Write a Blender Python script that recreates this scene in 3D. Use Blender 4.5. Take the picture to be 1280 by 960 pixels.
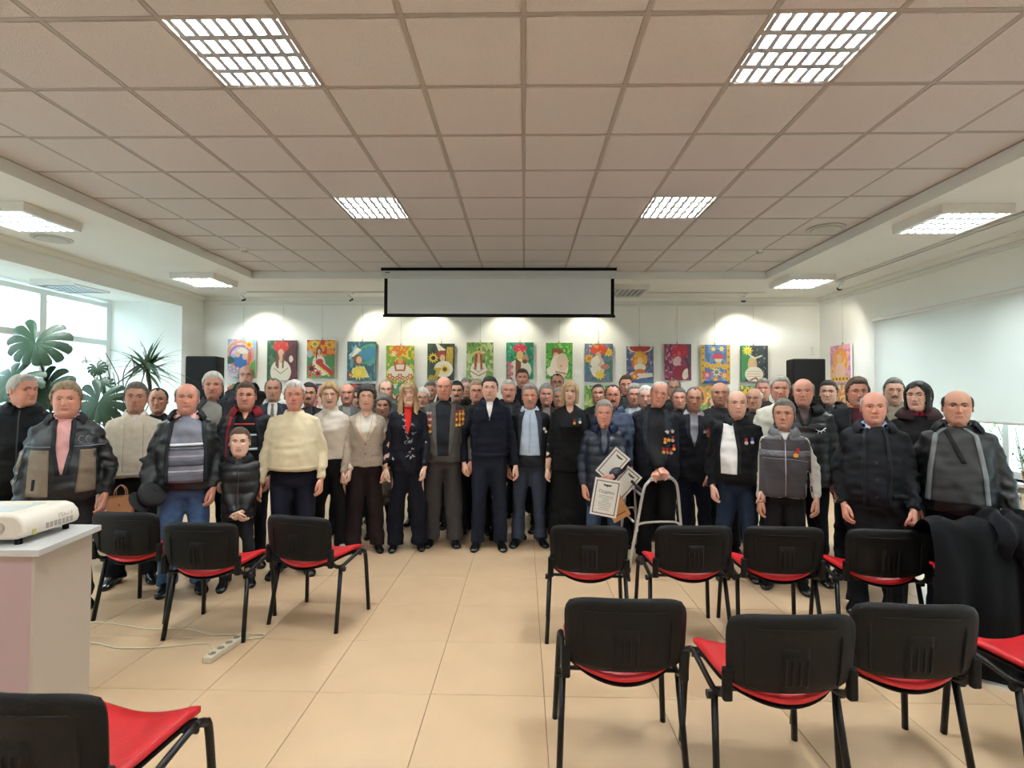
import bpy, math, random
import numpy as np
from mathutils import Vector, Matrix, Euler
from mathutils.bvhtree import BVHTree
for o in list(bpy.data.objects): bpy.data.objects.remove(o)
random.seed(4); rng = np.random.default_rng(7)
C = bpy.context.scene.collection
PI = math.pi
# ------------------------------------------------------------------ camera
FPX, CH = 667.6, 1.5832
def cam_rows(yaw, pitch, roll):
    cy, sy, cp, sp, cr, sr = math.cos(yaw), math.sin(yaw), math.cos(pitch), math.sin(pitch), math.cos(roll), math.sin(roll)
    Y = np.array([[cy,0,sy],[0,1,0],[-sy,0,cy]]); P = np.array([[1,0,0],[0,cp,-sp],[0,sp,cp]]); Z = np.array([[cr,-sr,0],[sr,cr,0],[0,0,1]])
    return Z@P@Y
CM = cam_rows(.0226, -.0208, .0059)
def w3(a): return Vector((a[0], a[2], -a[1]))
cd = bpy.data.cameras.new('camera'); cam = bpy.data.objects.new('camera', cd); C.objects.link(cam)
rx, uy, bz = w3(CM[0]), -w3(CM[1]), -w3(CM[2])
cam.matrix_world = Matrix(((rx.x,uy.x,bz.x,0),(rx.y,uy.y,bz.y,0),(rx.z,uy.z,bz.z,CH),(0,0,0,1)))
cd.sensor_width = 36; cd.lens = 36*FPX/1280; cd.clip_start = .05; cd.clip_end = 200
bpy.context.scene.camera = cam
# ------------------------------------------------------------------ world, exposure
LAMP_E, SPOT_W, SKY_E = 350.0, 28.0, 6.9
wd = bpy.data.worlds.new('sky'); bpy.context.scene.world = wd; wd.use_nodes = True
wb = wd.node_tree.nodes['Background']; wb.inputs[0].default_value = (.64, .86, .94, 1); wb.inputs[1].default_value = SKY_E
vs = bpy.context.scene.view_settings
vs.view_transform = 'Standard'; vs.look = 'None'; vs.gamma = 1; vs.use_curve_mapping = False
vs.exposure = 0.24
# ------------------------------------------------------------------ helpers
def lin(c):
    r = []
    for v in c[:3]:
        v = v/255
        r.append(v/12.92 if v <= .04045 else ((v+.055)/1.055)**2.4)
    return r
MATS = {}
def mat(name, col=(200,200,200), rough=.6, metal=0, emit=0, noise=0, nscale=8, bump=0, bscale=60, trans=0, attr=False, sheen=0, stretch=(1,1,1), detail=3, coat=0, spec=.5):
    if name in MATS: return MATS[name]
    m = bpy.data.materials.new(name); m.use_nodes = True; nt = m.node_tree; N = nt.nodes; L = nt.links
    b = N['Principled BSDF']; c = lin(col)+[1]
    b.inputs['Base Color'].default_value = c; b.inputs['Roughness'].default_value = rough; b.inputs['Metallic'].default_value = metal
    b.inputs['Specular IOR Level'].default_value = spec
    if coat: b.inputs['Coat Weight'].default_value = coat
    if sheen: b.inputs['Sheen Weight'].default_value = sheen
    if emit:
        b.inputs['Emission Color'].default_value = c; b.inputs['Emission Strength'].default_value = emit
    src = None
    if attr:
        a = N.new('ShaderNodeAttribute'); a.attribute_name = 'Col'; src = a.outputs['Color']; L.new(src, b.inputs['Base Color'])
    if noise or bump:
        tc = N.new('ShaderNodeTexCoord'); mp = N.new('ShaderNodeMapping'); L.new(tc.outputs['Object'], mp.inputs[0]); mp.inputs['Scale'].default_value = stretch
    if noise:
        n = N.new('ShaderNodeTexNoise'); n.inputs['Scale'].default_value = nscale; n.inputs['Detail'].default_value = detail; L.new(mp.outputs[0], n.inputs['Vector'])
        mr = N.new('ShaderNodeMapRange'); mr.inputs[1].default_value = .3; mr.inputs[2].default_value = .7; mr.inputs[3].default_value = 1-noise; mr.inputs[4].default_value = 1+noise
        L.new(n.outputs[0], mr.inputs[0])
        mx = N.new('ShaderNodeVectorMath'); mx.operation = 'SCALE'
        if src: L.new(src, mx.inputs[0])
        else: mx.inputs[0].default_value = c[:3]
        L.new(mr.outputs[0], mx.inputs['Scale']); L.new(mx.outputs[0], b.inputs['Base Color'])
    if bump:
        n2 = N.new('ShaderNodeTexNoise'); n2.inputs['Scale'].default_value = bscale; n2.inputs['Detail'].default_value = 2; L.new(mp.outputs[0], n2.inputs['Vector'])
        bp = N.new('ShaderNodeBump'); bp.inputs['Strength'].default_value = bump; bp.inputs['Distance'].default_value = .01; L.new(n2.outputs[0], bp.inputs['Height']); L.new(bp.outputs[0], b.inputs['Normal'])
    if trans:
        t = N.new('ShaderNodeBsdfTranslucent'); t.inputs[0].default_value = c; mxs = N.new('ShaderNodeMixShader'); mxs.inputs[0].default_value = trans
        L.new(b.outputs[0], mxs.inputs[1]); L.new(t.outputs[0], mxs.inputs[2]); L.new(mxs.outputs[0], N['Material Output'].inputs[0])
    MATS[name] = m; return m
class MB:
    """collects vertices, faces and material slots for one mesh"""
    def __init__(s): s.v = []; s.f = []; s.m = []; s.mats = []
    def slot(s, m):
        if m not in s.mats: s.mats.append(m)
        return s.mats.index(m)
    def add(s, v, f, m=None):
        k = s.slot(m) if m else 0; n = len(s.v)
        s.v += [tuple(map(float, p)) for p in v]; s.f += [tuple(int(i)+n for i in q) for q in f]; s.m += [k]*len(f)
        return s
    def box(s, x0, x1, y0, y1, z0, z1, m=None, M=None):
        v = [(x,y,z) for z in (z0,z1) for y in (y0,y1) for x in (x0,x1)]
        if M: v = [tuple(M@Vector(p)) for p in v]
        return s.add(v, [(0,2,3,1),(4,5,7,6),(0,1,5,4),(2,6,7,3),(0,4,6,2),(1,3,7,5)], m)
    def tube(s, pts, r, n=10, m=None, flat=1., cap=True):
        v, f = tube(pts, r, n, flat, cap); return s.add(v, f, m)
    def ell(s, c, r, nu=12, nv=8, m=None, M=None):
        v = []; f = []
        for j in range(nv+1):
            ph = PI*j/nv
            for i in range(nu):
                th = 2*PI*i/nu; p = Vector((r[0]*math.sin(ph)*math.cos(th), r[1]*math.sin(ph)*math.sin(th), r[2]*math.cos(ph)))
                if M: p = M@p
                v.append((c[0]+p.x, c[1]+p.y, c[2]+p.z))
        for j in range(nv):
            for i in range(nu): f.append((j*nu+i, (j+1)*nu+i, (j+1)*nu+(i+1)%nu, j*nu+(i+1)%nu))
        return s.add(v, f, m)
    def grid(s, P, m=None, wrap=False):
        """P: array (rows, cols, 3)"""
        R_, K = P.shape[:2]; f = []
        for j in range(R_-1):
            for i in range(K if wrap else K-1):
                f.append((j*K+i, j*K+(i+1)%K, (j+1)*K+(i+1)%K, (j+1)*K+i))
        return s.add(P.reshape(-1,3), f, m)
    def cyl(s, c, r, h, n=24, m=None, axis='z', r2=None):
        r2 = r if r2 is None else r2; v = []
        for k, (rr, z) in enumerate(((r,0),(r2,h))):
            for i in range(n):
                a = 2*PI*i/n; p = (rr*math.cos(a), rr*math.sin(a), z)
                if axis == 'y': p = (p[0], p[2], p[1])
                if axis == 'x': p = (p[2], p[0], p[1])
                v.append((c[0]+p[0], c[1]+p[1], c[2]+p[2]))
        f = [(i,(i+1)%n,n+(i+1)%n,n+i) for i in range(n)]+[tuple(range(n))[::-1], tuple(range(n,2*n))]
        return s.add(v, f, m)
    def build(s, name, parent=None, smooth=False, loc=None, bevel=0, ang=None):
        me = bpy.data.meshes.new(name); me.from_pydata(s.v, [], s.f)
        for m in s.mats: me.materials.append(m)
        if len(s.mats) > 1: me.polygons.foreach_set('material_index', s.m)
        if smooth: me.polygons.foreach_set('use_smooth', [True]*len(s.f))
        if ang: me.polygons.foreach_set('use_smooth', [True]*len(s.f)); me.set_sharp_from_angle(angle=ang)
        me.update()
        o = bpy.data.objects.new(name, me); C.objects.link(o)
        if parent: o.parent = parent
        if loc: o.location = loc
        if bevel:
            b = o.modifiers.new('bevel','BEVEL'); b.width = bevel; b.segments = 2; b.limit_method = 'ANGLE'
        return o
def tube(pts, r, n=10, flat=1., cap=True):
    pts = [Vector(p) for p in pts]; K = len(pts)
    rr = list(r) if hasattr(r, '__len__') else [r]*K
    v = []; f = []; up = None
    for i, p in enumerate(pts):
        t = (pts[min(i+1,K-1)]-pts[max(i-1,0)]).normalized()
        if up is None:
            up = Vector((0,1,0)) if abs(t.y) < .9 else Vector((1,0,0))
        up = (up-t*up.dot(t)).normalized(); sd = t.cross(up)
        for k in range(n):
            a = 2*PI*k/n; q = p+(sd*math.cos(a)+up*math.sin(a)*flat)*rr[i]; v.append(tuple(q))
    for i in range(K-1):
        for k in range(n): f.append((i*n+k, i*n+(k+1)%n, (i+1)*n+(k+1)%n, (i+1)*n+k))
    if cap: f.append(tuple(range(n))[::-1]); f.append(tuple((K-1)*n+k for k in range(n)))
    return v, f
def spline(P, n=8):
    P = [np.array(p, float) for p in P]; Q = [2*P[0]-P[1]]+P+[2*P[-1]-P[-2]]; out = []
    for i in range(1, len(Q)-2):
        for k in range(n):
            t = k/n; a,b,c,d = Q[i-1:i+3]
            out.append(.5*((2*b)+(c-a)*t+(2*a-5*b+4*c-d)*t*t+(3*b-a-3*c+d)*t**3))
    out.append(P[-1]); return out
def empty(name, loc=(0,0,0), rz=0, label=None, cat=None, group=None, parent=None):
    o = bpy.data.objects.new(name, None); C.objects.link(o); o.location = loc; o.rotation_euler = (0,0,rz); o.empty_display_size = .1
    if parent: o.parent = parent
    return tag(o, label, cat, group)
def tag(o, label=None, cat=None, group=None, kind=None):
    if label: o['label'] = label
    if cat: o['category'] = cat
    if group: o['group'] = group
    if kind: o['kind'] = kind
    return o
def struct(o): o['kind'] = 'structure'; return o
def copy_tree(o, parent=None):
    c = o.copy(); C.objects.link(c); c.parent = parent
    for ch in o.children: copy_tree(ch, c)
    return c
def text(name, s, size, m, parent, loc, rot, ext=.0004, align='CENTER', sx=1):
    cu = bpy.data.curves.new(name, 'FONT'); cu.body = s; cu.size = size; cu.align_x = align; cu.align_y = 'CENTER'; cu.extrude = ext
    cu.materials.append(m); o = bpy.data.objects.new(name, cu); C.objects.link(o); o.parent = parent; o.location = loc; o.rotation_euler = rot; o.scale = (sx,1,1)
    return o
# ------------------------------------------------------------------ room shell
CZ, SZ = 3.4327, 3.32              # tile plane, plaster soffit
BX0, BX1 = -4.12, 3.575            # coffer edges
BY, WL, WR, YB = 7.95, -5.8, 5.2, 9.5
RB = -4.6                          # room end behind the camera
M_wall = mat('wall_paint', (240,242,238), .85, noise=.02, nscale=2)
M_ceil = mat('ceiling_plaster', (226,226,222), .9, noise=.015, nscale=2)
M_tile = mat('mineral_tile', (210,203,202), .95, noise=.05, nscale=160, bump=.6, bscale=140, detail=4)
M_grid = mat('grid_paint', (168,158,150), .5)
M_trim = mat('white_trim', (228,228,222), .5)
M_white = mat('white_enamel', (232,232,228), .35)
M_slab = mat('concrete_dark', (120,118,112), .9)
M_floor = mat('floor_stone', (204,172,137), .34, noise=.05, nscale=3.2, detail=6, bump=.03, bscale=90)
M_grout = mat('grout', (122,101,80), .9)
def structmb(name, fn, smooth=False):
    b = MB(); fn(b); return struct(b.build(name, smooth=smooth))
# floor
fl = structmb('floor', lambda b: b.box(-7.6, WR+.3, RB, YB+.2, -.2, -.004, M_grout))
FX, FY, T = -.4851, 2.8482, .6
tb = MB(); g = .0016
tb.v = [(-.3+g,-.3+g,-.02),(.3-g,-.3+g,-.02),(.3-g,.3-g,-.02),(-.3+g,.3-g,-.02)]; e2 = .0022
tb.v += [(-.3+g,-.3+g,-e2),(.3-g,-.3+g,-e2),(.3-g,.3-g,-e2),(-.3+g,.3-g,-e2)]
q = .3-g-e2; tb.v += [(-q,-q,0),(q,-q,0),(q,q,0),(-q,q,0)]
tb.f = [(8,9,10,11)]+[(i,(i+1)%4,4+(i+1)%4,4+i) for i in range(4)]+[(4+i,4+(i+1)%4,8+(i+1)%4,8+i) for i in range(4)]; tb.m = [0]*9; tb.mats = [M_floor]
t0 = tb.build('floor_tile', fl); first = True
for k in range(-4, 11):
    for i in range(-9, 9):
        o = t0 if first else t0.copy(); cx = FX+T*(i+.5)
        if not first: C.objects.link(o); o.parent = fl
        first = False; o.location = (cx, FY+T*(k+.5), 0)
bt = structmb('floor_border', lambda b: (b.box(-7.6, FX-9*T-.002, RB, YB, -.05, -.0005, M_floor), b.box(FX+9*T+.002, WR, RB, YB, -.05, -.0005, M_floor), b.box(FX-9*T, FX+9*T, RB, FY-4*T-.002, -.05, -.0005, M_floor)))
bt.name = 'trim_9'
# ceiling: dark slab far above, plaster soffits, T grid and tiles
TX, TY = -.0123, 2.5523
def ceil_fn(b):
    b.box(-7.6, WR+.3, RB-.2, YB+.2, 3.7, 3.8, M_slab)
    b.box(WL-.2, BX0, RB, YB, SZ, 3.69, M_ceil); b.box(BX1, WR+.2, RB, YB, SZ, 3.69, M_ceil)
    b.box(BX0, BX1, BY, YB, SZ, 3.69, M_ceil)
ce = structmb('ceiling', ceil_fn)
lights = [(-3,0),(2,0),(-3,4),(2,4),(-3,-4),(2,-4),(-3,-8),(2,-8)]  # last four lie out of view: visible grid repeated, added for illumination
i0, i1, k0, k1 = -7, 6, -12, 9
ctile = MB(); h = .3-.0125
ctile.box(-h, h, -h, h, .001, .016, M_tile); ctile.box(-h+.006, h-.006, -h+.006, h-.006, -.005, .001, M_tile)
c0 = ctile.build('ceiling_tile', ce); first = True; half = {}
for k in range(k0, k1):
    for i in range(i0, i1):
        if (i,k) in lights: continue
        xa, xb = max(TX+T*i, BX0), min(TX+T*(i+1), BX1)
        if xb-xa < .03: continue
        if xb-xa < .59:
            key = (round(xa,2), round(xb,2))
            if key not in half:
                hh = (xb-xa)/2-.0125; mb = MB(); mb.box(-hh, hh, -h, h, .001, .016, M_tile); o = mb.build('ceiling_tile', ce); half[key] = o
            else: o = half[key].copy(); C.objects.link(o); o.parent = ce
        else:
            o = c0 if first else c0.copy()
            if not first: C.objects.link(o); o.parent = ce
            first = False
        o.location = ((xa+xb)/2, TY+T*(k+.5), CZ)
def grid_fn(b):
    for i in range(i0+1, i1):
        x = TX+T*i
        if BX0 < x < BX1: b.box(x-.012, x+.012, RB, BY, CZ-.003, CZ+.02, M_grid)
    for k in range(k0, k1):
        y = TY+T*k; b.box(BX0, BX1, y-.012, y+.012, CZ-.0026, CZ+.02, M_grid)
    for x in (BX0, BX1): b.box(x-.02, x+.02, RB, BY, CZ-.0032, CZ+.02, M_grid)
gr = structmb('trim_1', grid_fn)
# walls
structmb('wall_back', lambda b: b.box(WL-.3, WR+.3, YB, YB+.25, 0, 3.8, M_wall))
structmb('wall_front', lambda b: b.box(-7.6, WR+.3, RB-.25, RB, 0, 3.8, M_wall))
OY0, OY1, OZ = 1.2, 8.9, 3.054
AX, AY, AZ = -7.2, 9.08, 3.17
def wl_fn(b):
    b.box(WL-.25, WL, RB, OY0, 0, 3.8, M_wall); b.box(WL-.25, WL, OY0, OY1, OZ, 3.8, M_wall)
    b.box(-6.365, WL, OY1, YB, 0, 3.8, M_wall)
    b.box(AX-.3, -6.365, AY, YB, 0, 3.8, M_wall); b.box(-7.6, WL-.25, RB, .9, 0, 3.8, M_wall)
    b.box(AX-.3, WL-.25, .9, AY, AZ, 3.4, M_wall); b.box(AX-.3, AX, .9, AY, 0, .55, M_wall)
structmb('wall_left', wl_fn)
WY0, WY1, WZ0, WZ1 = .2, 7.9, .70, 2.66
def wr_fn(b):
    b.box(WR, WR+.35, RB, YB, WZ1, 3.8, M_wall); b.box(WR, WR+.35, RB, YB, 0, WZ0, M_wall)
    b.box(WR, WR+.35, RB, WY0, WZ0, WZ1, M_wall); b.box(WR, WR+.35, WY1, YB, WZ0, WZ1, M_wall)
structmb('wall_right', wr_fn)
def cornice(b, axis, a0, a1, c, sgn):
    prof = [(0,-.075),(.018,-.075),(.022,-.055),(.05,-.025),(.065,-.02),(.07,0),(0,0)]
    v = []
    for a in (a0, a1):
        for d, z in prof:
            v.append((c+sgn*d, a, SZ+z) if axis == 'y' else (a, c+sgn*d, SZ+z))
    n = len(prof); b.add(v, [(i,(i+1)%n,n+(i+1)%n,n+i) for i in range(n)]+[tuple(range(n)), tuple(range(n,2*n))[::-1]], M_trim)
structmb('trim_2', lambda b: cornice(b,'x',WL,WR,YB,-1)); structmb('trim_3', lambda b: cornice(b,'y',RB,YB,WL,1)); structmb('trim_4', lambda b: cornice(b,'y',RB,YB,WR,-1))
M_base = mat('skirting', (206,196,180), .5)
structmb('baseboard_back', lambda b: b.box(WL, WR, YB-.015, YB, 0, .08, M_base))
structmb('baseboard_right', lambda b: b.box(WR-.015, WR, RB, YB-.016, 0, .08, M_base))
# picture rail on back wall
structmb('trim_5', lambda b: (b.box(WL+.3, WR-.05, YB-.028, YB-.002, 3.18, 3.205, M_trim), b.box(WR-.028, WR-.002, RB, YB-.1, 3.18, 3.205, M_trim)))
# ------------------------------------------------------------------ left windows
M_pvc = mat('white_pvc', (236,240,240), .3)
M_glass = mat('window_glass', (255,255,255), .02)
_b = M_glass.node_tree.nodes['Principled BSDF']; _nt = M_glass.node_tree
_tr = _nt.nodes.new('ShaderNodeBsdfTransparent'); _mx = _nt.nodes.new('ShaderNodeMixShader'); _gl = _nt.nodes.new('ShaderNodeBsdfGlossy'); _gl.inputs['Roughness'].default_value = .02
_mx.inputs[0].default_value = .06; _nt.links.new(_tr.outputs[0], _mx.inputs[1]); _nt.links.new(_gl.outputs[0], _mx.inputs[2]); _nt.links.new(_mx.outputs[0], _nt.nodes['Material Output'].inputs[0])
wi = struct(empty('window_1', (AX, 0, 0)))
fb = MB(); ys = [AY-1.3*k for k in range(7)]
zb, zt, ztr = .62, 3.12, 2.44
for y in ys: fb.box(-.05, .03, y-.055 if y < AY else y-.09, y+.055 if y < AY else y, zb, zt, M_pvc)
for z, hw in ((zb+.04,.04),(ztr,.045),(zt-.035,.035)): fb.box(-.045, .026, ys[-1], AY, z-hw, z+hw, M_pvc)
fb.build('window_frame', wi)
for a in range(6):
    for (za, zc) in ((zb+.08, ztr-.045), (ztr+.045, zt-.07)):
        p = MB(); p.box(-.015, -.009, ys[a+1]+.05, ys[a]-(.05 if a else .085), za, zc, M_glass); p.build('pane', wi)
struct(MB().box(AX+.03, AX+.38, .95, AY-.005, .58, .62, M_white).build('trim_6', bevel=.005))
# right windows behind blind
wi2 = struct(empty('window_2', (WR, 0, 0)))
fb = MB()
for y in (WY0+.04, 2.4, 4.2, 6.1, WY1-.04): fb.box(.18, .25, y-.04, y+.04, WZ0, WZ1, M_pvc)
for z in (WZ0+.04, WZ1-.04): fb.box(.18, .25, WY0, WY1, z-.04, z+.04, M_pvc)
fb.build('window_frame', wi2)
yy = (WY0+.08, 2.4, 4.2, 6.1, WY1-.08)
for a in range(4):
    p = MB(); p.box(.21, .216, yy[a], yy[a+1], WZ0+.08, WZ1-.08, M_glass); p.build('pane', wi2)
struct(MB().box(WR-.10, WR+.18, .1, 8.0, WZ0-.035, WZ0, M_white).build('trim_7', bevel=.006))
# ------------------------------------------------------------------ luminaires
M_lum = mat('lamp_tube', (240,250,252), emit=LAMP_E)
M_lumoff = mat('lamp_tube_off', (225,225,222), .4)
M_louv = mat('louvre_metal', (190,190,194), .35, metal=.5)
M_body = mat('luminaire_housing', (226,224,218), .4)
def louvre(root, S, zb, on=True, white=None):
    """4 lamp cells x 7 cross blades, opening downwards at zb; local origin at the centre of the opening"""
    h = S/2; cell = S/4; dp = .028
    lv = MB()
    for a in range(5):
        y = -h+a*cell; w = .020 if 0 < a < 4 else .008
        lv.add([(-h,y-w,zb),(h,y-w,zb),(h,y+w,zb),(-h,y+w,zb),(-h,y-.003,zb+dp),(h,y-.003,zb+dp),(h,y+.003,zb+dp),(-h,y+.003,zb+dp)],
               [(3,2,1,0),(0,1,5,4),(2,3,7,6),(4,5,6,7),(0,4,7,3),(1,2,6,5)], M_louv)
    lv.build('lengthwise_louvre', root)
    bl = MB(); n = 7
    y0 = -cell/2+.008; y1 = cell/2-.008
    for z, w in ((0,0),): pass
    w = .0145
    bl.add([(-w,y0,zb+.001),(w,y0,zb+.001),(w,y1,zb+.001),(-w,y1,zb+.001),(-.002,y0,zb+dp),(.002,y0,zb+dp),(.002,y1,zb+dp),(-.002,y1,zb+dp)],
           [(3,2,1,0),(0,1,5,4),(2,3,7,6),(4,5,6,7),(0,4,7,3),(1,2,6,5)], M_louv)
    b0 = bl.build('louvre_blade', root); f1 = True
    for a in range(4):
        for i in range(n+1):
            o = b0 if f1 else b0.copy()
            if not f1: C.objects.link(o); o.parent = root
            f1 = False; o.location = (-h+.02+(S-.04)*i/n, -h+cell*(a+.5), 0)
    for a in range(4):
        t = MB(); t.cyl((-h+.015, -h+cell*(a+.5), zb+.062), .013, S-.03, 12, M_lum if on else M_lumoff, 'x'); t.build('tube_lamp', root, smooth=False)
def recessed(i, k, label, group='recessed louvre ceiling lights'):
    r = empty('ceiling_light', (TX+T*(i+.5), TY+T*(k+.5), CZ), 0, label, 'ceiling light', group)
    b = MB(); s = .29; z1 = .1
    b.add([(-s,-s,-.001),(s,-s,-.001),(s,s,-.001),(-s,s,-.001),(-s,-s,z1),(s,-s,z1),(s,s,z1),(-s,s,z1)], [(0,1,5,4),(1,2,6,5),(2,3,7,6),(3,0,4,7),(4,5,6,7)], M_white)
    b.build('housing', r); louvre(r, .57, .002)
def surface(x, y, z, label, on=True, rz=0):
    r = empty('ceiling_light', (x, y, z), rz, label, 'ceiling light', 'surface mounted louvre ceiling lights')
    b = MB(); s = .325; t = .30; d = .085
    v = [(-s,-s),(s,-s),(s,s),(-s,s)]; w = [(-t,-t),(t,-t),(t,t),(-t,t)]
    V = [(x_,y_,0) for x_,y_ in v]+[(x_*.985,y_*.985,-d) for x_,y_ in v]+[(x_,y_,-d) for x_,y_ in w]+[(x_,y_,-.008) for x_,y_ in w]
    F = [(0,1,2,3)]
    for a in range(4):
        c = (a+1)%4; F += [(a,4+a,4+c,c),(4+a,8+a,8+c,4+c),(8+a,12+a,12+c,8+c)]
    F.append((12,13,14,15)); b.add(V, F, M_body); b.build('housing', r)
    louvre(r, .59, -d+.003, on)
nm = {(-3,0):'large lit louvre light at the upper left of the tiled ceiling',(2,0):'large lit louvre light at the upper right of the tiled ceiling',
 (-3,4):'smaller looking louvre light in the tiles left of the screen',(2,4):'smaller looking louvre light in the tiles right of the screen'}
for (i,k) in lights: recessed(i, k, nm.get((i,k), 'added unseen louvre light %s on the %s half of the tiled ceiling' % ('above the camera' if k == -4 else 'near the rear wall', 'left' if i < 0 else 'right')))
surface(-4.89, 5.05, SZ, 'lit white surface louvre light above the left windows, nearest'); surface(-4.79, 7.86, SZ, 'lit white surface louvre light at far left of plaster ceiling')
surface(4.05, 5.15, SZ, 'lit white surface louvre light on the right side ceiling, nearest'); surface(4.07, 7.92, SZ, 'lit white surface louvre light at far right corner ceiling')
surface(1.62, 8.62, SZ, 'unlit surface louvre light half hidden behind the projection screen', on=False)
surface(-6.6, 7.6, AZ, 'unlit louvre light on window alcove ceiling', on=False)
surface(-4.89, 2.2, SZ, 'added unseen surface louvre light beside the camera on the left'); surface(4.05, 2.3, SZ, 'added unseen surface louvre light beside the camera on the right')  # these and the next pair are out of frame, added to light the room
surface(-4.89, -1.0, SZ, 'added unseen surface louvre light behind the camera on the left'); surface(4.05, -1.0, SZ, 'added unseen surface louvre light behind the camera on the right')
# tracks and spotlights
M_rail = mat('track_grey', (205,205,200), .4)
tag(MB().box(-4.72, 4.0, 8.93, 8.965, SZ-.022, SZ-.0005, M_rail).build('light_track'), 'long white lighting track on ceiling in front of the back wall', 'track')
tag(MB().box(4.62, 4.655, .5, 7.95, SZ-.022, SZ-.0005, M_rail).box(4.72, 4.735, .5, 7.95, SZ-.012, SZ-.0005, M_rail).build('light_track'), 'double lighting track running along the right side ceiling', 'track')
M_spotb = mat('spot_black', (30,30,30), .4); M_bulb = mat('spot_bulb', (255,244,214), emit=25)
def spotlight(x, y, tgt, label, power=SPOT_W, lit=True, size=100):
    r = empty('track_spotlight', (x, y, SZ-.022), 0, label, 'spotlight', 'track spotlights')
    MB().box(-.05,.05,-.018,.018,-.03,0,M_white).build('adapter', r)
    MB().tube([(0,0,-.03),(0,0,-.07)], .006, 8, M_white).build('stem', r)
    d = (Vector(tgt)-Vector((x,y,SZ-.12))).normalized(); q = d.to_track_quat('-Z','Y')
    b = MB(); R_ = q.to_matrix().to_4x4(); R_.translation = (0,0,-.1)
    tmp = MB(); tmp.cyl((0,0,-.005), .034, .06, 20, M_white, r2=.028); tmp.cyl((0,0,-.035), .036, .03, 20, M_spotb); tmp.cyl((0,0,-.037), .026, .003, 20, M_bulb if lit else M_spotb)
    tmp.v = [tuple(R_@Vector(p)) for p in tmp.v]; tmp.build('head', r)
    if lit:
        l = bpy.data.lights.new('spot_lamp', 'SPOT'); l.energy = power; l.color = (1,.93,.74); l.spot_size = math.radians(size); l.spot_blend = .55; l.shadow_soft_size = .03
        o = bpy.data.objects.new('lamp', l); C.objects.link(o); o.parent = r; m = R_.copy(); m.translation = Vector((0,0,-.1))+d*.05; o.matrix_local = m
def PYt(px, py, Y):
    w = CM.T@np.array([(px-640)/FPX, (py-480)/FPX, 1]); return Vector((w[0]*Y/w[2], Y, CH-w[1]*Y/w[2]))
sx = [(302,337,1,'at the left end above the speaker'),(437,485,1,'left of the projection screen'),(535,538,1,'hidden behind the left half of the screen'),(637,637,1,'hidden behind the middle of the screen'),(738,735,1,'hidden behind the right end of the screen'),(790,790,0,'just right of the projection screen'),(931,926,1,'on the right of the back wall')]
for a, t, lit, lb in sx:
    p = PYt(a, 372, 8.9); q_ = PYt(t, 440, YB)
    if lit: spotlight(p.x, 8.947, (q_.x, YB, 2.3), 'small track spotlight '+lb)
spotlight(4.637, 7.93, (4.9, YB, 1.9), 'white track spotlight at the far end of the right track', power=25)
# vents, detectors
M_vent = mat('vent_grey', (190,186,178), .5); M_ventd = mat('vent_dark', (95,92,88), .7)
def vent(x, y, z, label):
    r = empty('ceiling_vent', (x,y,z), 0, label, 'vent'); b = MB(); b.cyl((0,0,-.012), .19, .012, 36, M_vent); b.build('rim', r, ang=.6)
    for k, rr in enumerate((.155,.125,.095,.065,.035)):
        b = MB(); b.cyl((0,0,-.0145), rr, .002, 32, M_ventd); b.cyl((0,0,-.02-.0015*k), rr-.008, .006+.0015*k, 32, M_vent, r2=rr-.004); b.build('ring', r, ang=.6)
vent(3.3, 5.9, CZ-.004, 'round ceiling vent in the tiles near the right coffer edge'); vent(-5.33, 5.87, SZ, 'round ceiling vent beside the left surface light')
for x, y, lb in ((-3.58,6.7,'small smoke detector on left side ceiling tiles'),(2.97,6.78,'small smoke detector on right side ceiling tiles')):
    r = empty('smoke_detector', (x,y,CZ-.004), 0, lb, 'smoke detector'); MB().cyl((0,0,-.02),.05,.02,24,M_white).build('base', r, ang=.6); MB().cyl((0,0,-.045),.03,.025,20,M_vent,r2=.042).build('sensor', r, ang=.6)
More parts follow.
